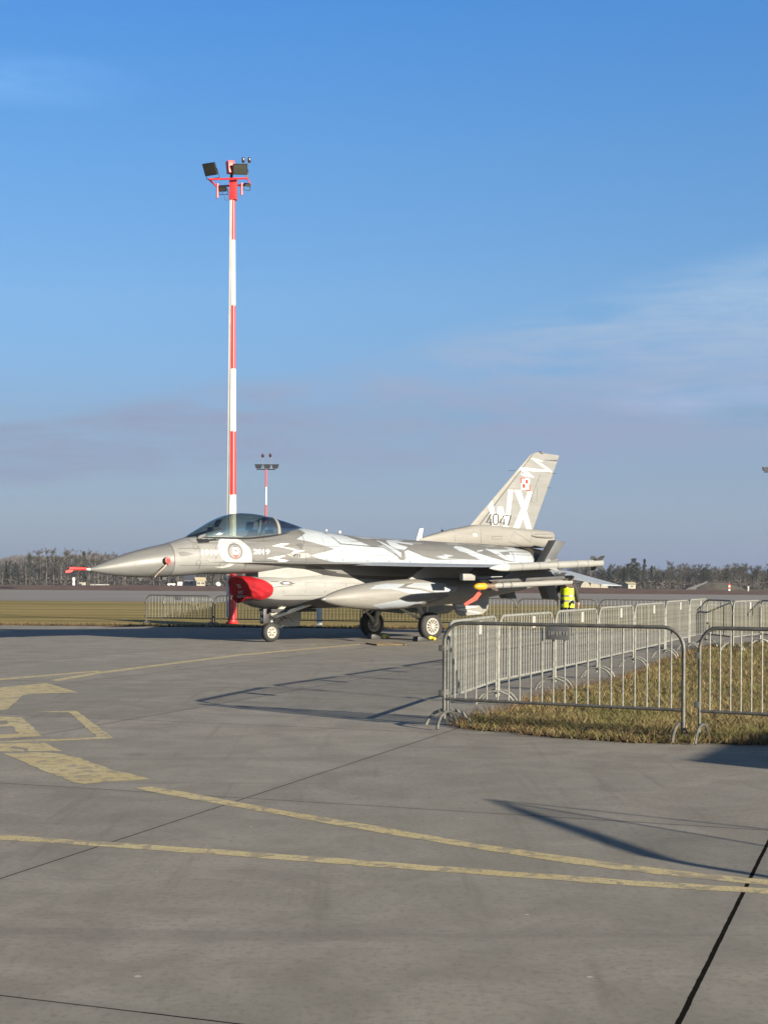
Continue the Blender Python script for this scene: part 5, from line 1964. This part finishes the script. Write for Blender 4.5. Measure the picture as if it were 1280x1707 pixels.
def blade(V, F, x, y, z, h, w, lean):
    a = random.random() * 2 * PI
    b = random.random() * 2 * PI
    dx, dy = math.cos(a) * w / 2, math.sin(a) * w / 2
    lx, ly = math.cos(b) * lean, math.sin(b) * lean
    k = len(V)
    V += [(x - dx, y - dy, z), (x + dx, y + dy, z), (x + dx * 0.7 + lx * 0.4, y + dy * 0.7 + ly * 0.4, z + h * 0.6), (x - dx * 0.7 + lx * 0.4, y - dy * 0.7 + ly * 0.4, z + h * 0.6), (x + lx, y + ly, z + h)]
    F += [(k, k + 1, k + 2, k + 3), (k + 3, k + 2, k + 4)]


V, F = [], []
rg = random.Random(3)
cnt = 0
tufts = [(rg.uniform(0.5, 12), rg.uniform(12.5, 36), rg.uniform(0.5, 1.0)) for _ in range(3200)]
for (tx, ty, ts) in tufts:
    if not inside(tx, ty, patch):
        continue
    near = max(0.35, min(1.0, 15.5 / ty))
    nbl = int(58 * near * ts)
    rr = 0.13 + 0.12 * rg.random()
    hgt = (0.05 if rg.random() < 0.85 else 0.12) * (0.6 + 0.6 * rg.random())
    for _ in range(nbl):
        a, q = rg.random() * 2 * PI, rr * math.sqrt(rg.random())
        blade(V, F, tx + q * math.cos(a), ty + q * math.sin(a), 0.008, hgt * (0.5 + rg.random() * 0.7), 0.0055 / near, 0.11 * rg.random() + 0.03)
for _ in range(52000):
    ty = 13.2 + 20 * rg.random() ** 1.6
    tx = rg.uniform(0.4, ty * 0.33)
    if inside(tx, ty, patch):
        blade(V, F, tx, ty, 0.006, 0.03 + 0.05 * rg.random(), 0.007, 0.07)
FR0 = len(F)
# ragged fringe hanging over the edge of the slab
for i in range(len(patch)):
    a, b = Vector(patch[i]), Vector(patch[(i + 1) % len(patch)])
    if a.y > 34 or a.x > 8:
        continue
    for _ in range(int((b - a).length * 160)):
        q = a.lerp(b, rg.random())
        blade(V, F, q.x + rg.gauss(0, 0.05), q.y + rg.gauss(0, 0.05), 0.004, 0.04 + 0.12 * rg.random() ** 2, 0.007, 0.10)
me = bpy.data.meshes.new('grass')
me.from_pydata(V, [], F)
o = link('grass', me, [gm2, mat('dead_fringe', (0.135, 0.072, 0.034), 0.9, var=0.7, vscale=25)], None, smooth=False)
for i_ in range(FR0, len(me.polygons)):
    me.polygons[i_].material_index = 1 if (i_ // 2) % 3 else 0
tag(o, 'dry yellow brown grass growing inside the barrier corner on the right', 'grass', kind='stuff')

# weeds along the far apron edge
V, F = [], []
for _ in range(15000):
    s = rg.uniform(-12, 34)
    d_ = abs(rg.gauss(0, 0.16))
    q = along(0, d_, s)
    blade(V, F, q[0], q[1], -0.01, 0.03 + 0.12 * rg.random() ** 2, 0.02, 0.08)
me = bpy.data.meshes.new('edge_weeds')
me.from_pydata(V, [], F)
o = link('edge_weeds', me, mat('weed_brown', (0.12, 0.075, 0.03), 0.9, var=0.5, vscale=2), None, smooth=False)
tag(o, 'low brown weeds along the far edge of the apron', 'weeds', kind='stuff')

# ------------------------------------------------------------------ trees beyond the taxiway
M_BARK = mat('birch_bark', (0.15, 0.135, 0.12), 0.9, var=0.3, vscale=1.5)
M_BARKD = mat('dark_bark', (0.09, 0.07, 0.055), 0.9)
M_TWIG = mat('bare_twigs', (0.066, 0.055, 0.047), 0.95, var=0.3, vscale=0.4)
M_TWIGR = mat('bare_twigs_reddish', (0.064, 0.056, 0.040), 0.95, var=0.3, vscale=0.4)
M_NEED = mat('conifer_needles', (0.022, 0.032, 0.022), 0.95, var=0.4, vscale=0.6)


def bare_tree(h, spread, twig, seed):
    g = random.Random(seed)
    r = empty('birch_tree')
    tk = MB()
    tk.tube([(0, 0, -0.3), (g.uniform(-.1, .1), 0, h * 0.35), (g.uniform(-.25, .25), 0, h * 0.7), (g.uniform(-.3, .3), 0, h)], [0.14, 0.11, 0.07, 0.02], 6)
    tk.build('trunk', M_BARK, r)
    V, F = [], []

    def tw(p0, d, ln, w):
        k = len(V)
        p1 = p0 + d * ln
        sd = d.cross(Vector((g.uniform(-1, 1), g.uniform(-1, 1), g.uniform(-0.3, 0.3)))).normalized() * w
        V.extend([tuple(p0 - sd), tuple(p0 + sd), tuple(p1)])
        F.append((k, k + 1, k + 2))
        return p1
    for _ in range(34):
        z0 = h * g.uniform(0.22, 0.95)
        a = g.uniform(0, 2 * PI)
        up = g.uniform(0.7, 1.6)
        d = Vector((math.cos(a), math.sin(a), up)).normalized()
        ln = spread * (1.15 - z0 / h) * g.uniform(0.7, 1.5) + 0.35
        p0 = Vector((0, 0, z0))
        tw(p0, d, ln, 0.05)
        for _ in range(13):
            q = p0 + d * ln * g.uniform(0.25, 1.0)
            d2 = (d + Vector((g.gauss(0, 0.55), g.gauss(0, 0.55), g.gauss(0.15, 0.45)))).normalized()
            l2 = g.uniform(0.35, 0.9)
            tw(q, d2, l2, 0.03)
            for _ in range(2):
                tw(q + d2 * l2 * g.random(), (d2 + Vector((g.gauss(0, 0.6), g.gauss(0, 0.6), g.gauss(0, 0.5)))).normalized(), g.uniform(0.2, 0.5), 0.02)
    me = bpy.data.meshes.new('crown')
    me.from_pydata(V, [], F)
    link('crown', me, twig, r, smooth=False)
    return r


def conifer(h, seed, round_=False):
    g = random.Random(seed)
    r = empty('pine_tree')
    MB().tube([(0, 0, -0.3), (0, 0, h * 0.97)], [0.16, 0.02], 6).build('trunk', M_BARKD, r)
    V, F = [], []
    for _ in range(1500):
        z0 = h * (0.15 + 0.85 * g.random() ** 0.9)
        env = (1 - z0 / h) ** 0.75 * h * 0.26 + 0.12 if not round_ else h * 0.24 * math.sqrt(max(0.02, 1 - ((z0 / h - 0.65) / 0.36) ** 2))
        lay = 0.65 + 0.35 * math.sin(z0 * 4.2 + seed)
        a = g.uniform(0, 2 * PI)
        q = env * lay * math.sqrt(g.random())
        p0 = Vector((q * math.cos(a), q * math.sin(a), z0 - q * 0.25))
        k = len(V)
        for _ in range(3):
            V.append(tuple(p0 + Vector((g.gauss(0, 0.17), g.gauss(0, 0.17), g.gauss(0, 0.12)))))
        F.append((k, k + 1, k + 2))
    me = bpy.data.meshes.new('crown')
    me.from_pydata(V, [], F)
    link('crown', me, M_NEED, r, smooth=False)
    return r


protos = {'b': [bare_tree(9.5, 1.3, M_TWIG, 1), bare_tree(8.6, 1.5, M_TWIG, 2), bare_tree(10.0, 1.1, M_TWIG, 3), bare_tree(7.5, 1.8, M_TWIGR, 4)],
          's': [bare_tree(6.0, 2.1, M_TWIGR, 5), bare_tree(6.8, 2.4, M_TWIGR, 6)],
          'c': [conifer(9.5, 1), conifer(8.3, 2), conifer(8.6, 3, True)]}
used = set()
KIND = {'b': ('tall thin bare birch tree in the grey wood on the left beyond the taxiway', 'tree', 'bare birches beyond the taxiway'),
        's': ('low spreading bare brown tree in the thicket on the right horizon', 'tree', 'bare brown trees on the right horizon'),
        'c': ('dark evergreen conifer standing among the bare trees on the horizon', 'tree', 'dark conifers on the horizon')}


def put_tree(kind, px_, d_, sc, label=None):
    i = rg.randrange(len(protos[kind]))
    pr = protos[kind][i]
    if pr.name in used:
        pr = copy_tree(pr)
    else:
        used.add(pr.name)
    pr.location = (at(px_, d_), d_, -0.03)
    pr.rotation_euler.z = rg.uniform(0, 6.28)
    pr.scale = (sc * rg.uniform(0.9, 1.15), sc * rg.uniform(0.9, 1.15), sc)
    lb_, ct_, gr_ = KIND[kind]
    if kind == 'c' and px_ < 500:
        lb_, gr_ = 'dark conifer in the grey bare wood on the left beyond the taxiway', 'dark conifers in the left wood'
    tag(pr, label or lb_, ct_, gr_)


NTREE = 0
px_ = -40.0
while px_ < 400:        # bare wood on the left: three ranks
    for rank in range(3):
        d_ = 372 + rank * 9 + rg.uniform(-3, 3)
        hsc = 0.88 + 0.08 * math.sin(px_ * 0.021 - 0.6) + rg.uniform(-0.05, 0.05)
        if px_ < 45:
            hsc *= 0.85
            put_tree('c' if rg.random() < 0.55 else 'b', px_ + rg.uniform(-5, 5), d_, hsc * 0.92)
        else:
            put_tree('c' if rg.random() < 0.06 else 'b', px_ + rg.uniform(-5, 5), d_, hsc)
    px_ += 11.5
px_ = 955.0
while px_ < 1320:       # mixed thicket on the right
    for rank in range(2):
        d_ = 380 + rank * 10 + rg.uniform(-3, 3)
        put_tree('s', px_ + rg.uniform(-5, 5), d_, 0.78 + rg.uniform(-0.12, 0.2))
    if rg.random() < 0.28:
        put_tree('b', px_ + 4, 400, 0.62 + rg.uniform(-0.1, 0.1))
    px_ += 9.5
for a, b in ((1016, 0.70), (1046, 0.66), (1056, 0.92), (1062, 0.80), (1074, 0.80), (1086, 0.72), (1040, 0.62), (1174, 0.66), (1181, 0.6), (1212, 0.62), (1280, 0.64), (1006, 0.55)):
    RC = sorted([1016, 1046, 1056, 1062, 1074, 1086, 1040, 1174, 1181, 1212, 1280, 1006])
    ORD = ['first', 'second', 'third', 'fourth', 'fifth', 'sixth', 'seventh', 'eighth', 'ninth', 'tenth', 'eleventh', 'twelfth']
    put_tree('c', a, 374 + rg.uniform(-4, 4), b, ORD[RC.index(a)] + ' dark conifer from the left on the horizon right of the jet tail')
for a, b in ((1113, 0.78), (1120, 0.74), (1146, 0.70), (1222, 0.72), (1148, 0.7), (1240, 0.66)):
    put_tree('b', a, 395, b)
# the thick of the wood behind and between the single trees
V, F = [], []
for i in range(52000):
    if rg.random() < 0.8:
        px_ = rg.uniform(-90, 1380)
    else:
        px_ = rg.uniform(-90, 420)
    d_ = 392 + rg.uniform(0, 34)
    left = px_ < 430
    hm = (7.3 + 0.5 * math.sin(px_ * 0.05) + 0.7 * math.sin(px_ * 0.017 - 0.6)) if left else (4.4 + 0.8 * math.sin(px_ * 0.043) + 0.5 * math.sin(px_ * 0.11))
    z = hm * rg.random() ** 0.75
    x = at(px_, d_)
    k = len(V)
    l_ = rg.uniform(0.4, 1.1)
    q = Vector((rg.gauss(0, 0.30), rg.gauss(0, 0.3), 1)).normalized() * l_
    V += [(x - 0.06, d_, z), (x + 0.06, d_ + 0.05, z), (x + q.x, d_ + q.y, z + q.z)]
    F.append((k, k + 1, k + 2))
for i in range(30000):      # scrub at the foot
    px_ = rg.uniform(-90, 1380)
    d_ = 366 + rg.uniform(0, 40)
    x = at(px_, d_)
    z = 2.0 * rg.random() ** 1.2
    k = len(V)
    V += [(x + rg.gauss(0, .25), d_ + rg.gauss(0, .2), z + rg.gauss(0, .2)) for _ in range(3)]
    F.append((k, k + 1, k + 2))
me = bpy.data.meshes.new('far_wood')
me.from_pydata(V, [], F)
o = link('far_wood', me, mat('wood_mass', (0.066, 0.056, 0.049), 0.95, var=0.35, vscale=0.08), None, smooth=False)
tag(o, 'thick bare undergrowth of the wood along the horizon', 'wood', kind='stuff')
# forest floor rise hiding the horizon behind the wood
mb = MB()
rings = []
for i in range(70):
    x = -330 + i * 10
    rings.append([(x, 425, -0.1), (x, 440, 2.6 + 0.5 * math.sin(i * 0.9)), (x, 470, 2.8 + 0.5 * math.sin(i * 0.7)), (x, 540, -0.1)])
mb.loft(rings)
tag(mb.build('wooded_rise', mat('rise_brown', (0.075, 0.06, 0.05), 0.95, var=0.3, vscale=0.2), angle=60), kind='structure')

# ------------------------------------------------------------------ small far buildings and markers


def house(px_, d_, w, dep, h, rh, label, roofm, wallm=M_CONCW, windows=2):
    r = empty('house', (at(px_, d_), d_, 0), R(rg.uniform(-20, 20)))
    tag(r, label, 'house')
    MB().box(-w / 2, w / 2, -dep / 2, dep / 2, 0, h).build('wall', wallm, r, smooth=False)
    mb = MB()
    mb.prism([(-dep / 2 - 0.3, h + 0.002), (dep / 2 + 0.3, h + 0.002), (0, h + rh)], -w / 2 - 0.3, w / 2 + 0.3, axes='yz')
    mb.build('roof', roofm, r, smooth=False)
    for k in range(windows):
        x = -w / 2 + w * (k + 0.5) / windows
        MB().box(x - 0.4, x + 0.4, -dep / 2 - 0.03, -dep / 2 + 0.02, h * 0.35, h * 0.75).build('window', M_BLK, r, smooth=False)
    return r


RF = mat('roof_dark', (0.05, 0.06, 0.08), 0.7)
house(333, 356, 2.1, 2.5, 1.3, 0.9, 'small beige house with a dark roof among the far trees under the jet nose', mat('roof_tan', (0.45, 0.38, 0.24), 0.8))
house(317, 360, 2.4, 2.5, 1.7, 1.2, 'blue grey roofed house just left of the small beige house under the jet nose', RF, mat('wall_grey', (0.12, 0.14, 0.17), 0.8))
house(1049, 350, 2.0, 2.5, 1.1, 0.6, 'small cream hut below the dark conifers right of the tailplane', mat('roof_straw', (0.36, 0.33, 0.22), 0.8), windows=1)


def simple(name, label, cat, px_, d_, mbx, m, bev=0.03, group=None):
    o = mbx.build(name, m, None, bevel=bev)
    o.location = (at(px_, d_), d_, 0)
    tag(o, label, cat, group)
    return o


mb = MB()
mb.lathe([(0, 0.28), (0.4, 0.30), (1.2, 0.22), (1.25, 0.30), (1.6, 0.30), (1.9, 0.10)], Matrix.Rotation(-R(90), 4, 'Y'), 12)
simple('beacon_tower', 'narrow white beacon with a round head below the red probe cover', 'beacon', 122.5, 262, mb, M_WHITE)
mb = MB().box(-0.33, 0.33, -0.3, 0.3, 0, 0.95)
simple('equipment_cabinet', 'larger of the two cream cabinets beyond the taxiway, right of the white beacon', 'cabinet', 139.5, 262, mb, M_CONCW)
mb = MB().box(-0.2, 0.2, -0.2, 0.2, 0, 0.95)
simple('equipment_cabinet', 'small white cabinet between the white beacon and the larger cream cabinet', 'cabinet', 134, 263, mb, M_PLATW)
mb = MB()
rings = []
for i in range(24):
    x = -1.9 + i * 0.165
    hh = 0.28 + 0.16 * rg.random()
    if i in (0, 23):
        hh = 0.05
    rings.append([(x, -0.3, 0.0), (x, -0.12, hh), (x, 0.14, hh * 0.9), (x, 0.3, 0)])
mb.loft(rings)
o = mb.build('rubble_heap', M_PLATW, None, angle=20)
o.location = (at(166, 263), 263, 0.35)
o.location.z = 0.25
tag(o, 'long low heap of pale rubble beyond the taxiway below the radome', 'rubble heap')
for k, (a, w_, h_, lab) in enumerate(((286, 0.9, 0.2, 'flat white trailer among the far trees below the jet nose'), (300, 0.5, 0.45, 'white van shaped box right of the flat white trailer'), (363, 0.75, 0.8, 'round white tank near the far trees left of the mast'))):
    if k == 2:
        mb = MB().lathe([(0, 0.05), (0.15, 0.5), (0.5, 0.72), (0.9, 0.55), (1.15, 0.1)], Matrix.Rotation(-R(90), 4, 'Y'), 14)
        simple('storage_tank', lab, 'tank', a, 330, mb, M_WHITE, 0)
        bpy.data.objects[-1] if False else None
    else:
        mb = MB()
        mb.box(-w_, w_, -0.6, 0.6, 0.35, 0.35 + h_ * 1.6)
        for xx in (-w_ * 0.6, w_ * 0.6):
            mb.lathe([(-0.1, 0.25), (0.1, 0.25)], Matrix.Translation((xx, -0.55, 0.25)) @ Matrix.Rotation(R(90), 4, 'Z'), 10)
        simple('parked_trailer' if k == 0 else 'parked_van', lab, 'trailer' if k == 0 else 'van', a, 335, mb, M_WHITE, 0.05)
for k, (a, w_, h_, lab) in enumerate(((975, 0.95, 1.35, 'leftmost of the pale covered gliders parked under the far tailplane'), (991, 0.95, 1.9, 'middle pale covered glider, the tallest, under the tailplane tip'), (1006, 0.7, 1.5, 'rightmost pale covered glider under the tailplane tip'))):
    mb = MB()
    mb.loft([[(sx * w_ * f_, yy, zz * h_) for sx, yy in ((-1, -0.8), (1, -0.8), (1, 0.8), (-1, 0.8))] for f_, zz in ((1.0, 0), (0.95, 0.35), (0.7, 0.7), (0.35, 0.95), (0.2, 1.0))])
    o = simple('canvas_cover', lab, 'canvas cover', a, 272, mb, M_CONCW, 0.0, 'pale covers under the tailplane')
    o.location.z = 0.3
MB_ = empty('striped_marker', (at(1215.5, 268), 268, 0))
tag(MB_, 'red and white striped marker post on the far side of the taxiway at the right', 'marker post')
for k in range(4):
    MB().box(-0.16, 0.16, -0.1, 0.1, 0.1 + 0.33 * k, 0.1 + 0.33 * (k + 1)).build('band', M_PRED if k % 2 else M_WHITE, MB_, smooth=False)
simple('marker_post', 'short grey white post beyond the taxiway near the right edge', 'post', 1247, 262, MB().box(-0.14, 0.14, -0.1, 0.1, 0, 1.0), M_PLATW, 0.02)
# grass covered aircraft shelter
mb = MB()
rings = []
for i in range(13):
    a = i / 12
    w_ = 1.0 if 0 < i < 12 else 0.7
    x = -5.5 + 13 * a
    hh = [0.3, 0.6, 1.1, 1.5, 1.9, 1.7, 2.0, 1.7, 1.8, 1.4, 1.1, 0.8, 0.3][i]
    rings.append([(x, -4 * w_, -0.05), (x, -2.5 * w_, hh * 0.7), (x, 0, hh), (x, 2.5, hh * 0.7), (x, 4, -0.05)])
mb.loft(rings)
r = empty('aircraft_shelter', (at(1185, 345), 345, 0), R(8))
tag(r, 'low grass covered aircraft shelter with a dark slanted front before the trees on the right', 'shelter')
mb.build('mound', mat('mound_green', (0.055, 0.047, 0.034), 0.95, var=0.4, vscale=0.6), r, angle=60)
mb = MB()
mb.prism([(-8.0, -0.02), (-5.6, 0.9), (-2.6, 1.9), (-2.3, 1.7), (-5.0, 0.5), (-5.4, -0.02)], -4.25, -4.0)
mb.build('front_wall', M_BLK, r, smooth=False)

# ------------------------------------------------------------------ unseen shadow casters right of the frame
fb = Vector((4.78, 4.73))
fe = Vector((0.68, 0.73)).normalized()


def fpt(l_, z):
    q = fb + fe * l_
    return (q.x, q.y, z)


r = empty('feather_flag', (0, 0, 0))
tag(r, 'low feather flag with a curved pole standing right of the camera', 'flag')
pol = [(0, 0), (0, 0.4), (0, 0.8), (0.01, 1.12), (0.05, 1.19), (0.16, 1.25), (0.40, 1.37), (0.72, 1.54), (1.04, 1.7)]
MB().tube([fpt(*q) for q in pol], [0.028] * 3 + [0.034, 0.036, 0.038, 0.036, 0.03, 0.012], 8).build('pole', M_GALVD, r)
fm = bpy.data.materials.new('thin_fabric')
fm.use_nodes = True
t = NT(fm.node_tree)
t.t.nodes.clear()
df = t.n('ShaderNodeBsdfDiffuse', ins={0: (0.4, 0.5, 0.7, 1)})
tl = t.n('ShaderNodeBsdfTransparent', ins={0: (1, 1, 1, 1)})
mx = t.n('ShaderNodeMixShader', ins={0: 0.20, 1: tl.outputs[0], 2: df.outputs[0]})
t.n('ShaderNodeOutputMaterial', ins={0: mx.outputs[0]})
mb = MB()
lft = [(0, 0.1), (0, 0.5), (0, 1.08), (0.02, 1.19), (0.12, 1.27), (0.36, 1.42), (0.68, 1.57), (1.04, 1.7)]
rgt = [(0.45, 0.1), (0.6, 0.5), (0.75, 1.05), (0.80, 1.15), (0.86, 1.28), (0.92, 1.42), (0.98, 1.56), (1.04, 1.7)]
mb.loft([[fpt(*a), fpt(*b)] for a, b in zip(lft, rgt)], (False, False), closed=False)
mb.build('fabric', fm, r, smooth=False)
MB().tube([fpt(*q) for q in rgt], 0.012, 6).build('hem', M_BLK, r)
MB().tube([fpt(*q) for q in ((1.04, 1.7), (1.32, 1.16), (1.6, 0.6), (1.9, 0.0))], 0.010, 6).build('guy_rope', M_BLK, r)
r = empty('slatted_shadow_board', (7.9, 7.16, 0), math.atan2(0.9, 0.42))  # added out of view to throw the striped shadow at the right edge
tag(r, 'unseen slatted board on two legs, added right of the barriers to cast a shadow', 'board')
for k in range(4):
    MB().box(0, 2.4, -0.015, 0.015, 0.98 + k * 0.24, 0.98 + k * 0.24 + (0.21 if k > 2 else 0.13)).build('slat', M_GALVD, r, smooth=False)
for x in (0.12, 2.28):
    MB().box(x - 0.03, x + 0.03, 0.018, 0.07, 0, 1.9).build('leg', M_GALVD, r, smooth=False)

# ------------------------------------------------------------------ thin winter haze
hz = MB().box(-420, 420, -60, 600, -1.1, 30).build('haze', [], None, smooth=False)
hm_ = bpy.data.materials.new('thin_haze')
hm_.use_nodes = True
ht_ = NT(hm_.node_tree)
ht_.t.nodes.clear()
pv = ht_.n('ShaderNodeVolumePrincipled')
pv.inputs['Color'].default_value = (0.80, 0.88, 1.0, 1)
pv.inputs['Density'].default_value = 0.00015
ho = ht_.n('ShaderNodeOutputMaterial')
ht_.t.links.new(pv.outputs[0], ho.inputs['Volume'])
hz.data.materials.append(hm_)
tag(hz, 'thin pale haze in the air over the airfield', 'haze', kind='stuff')
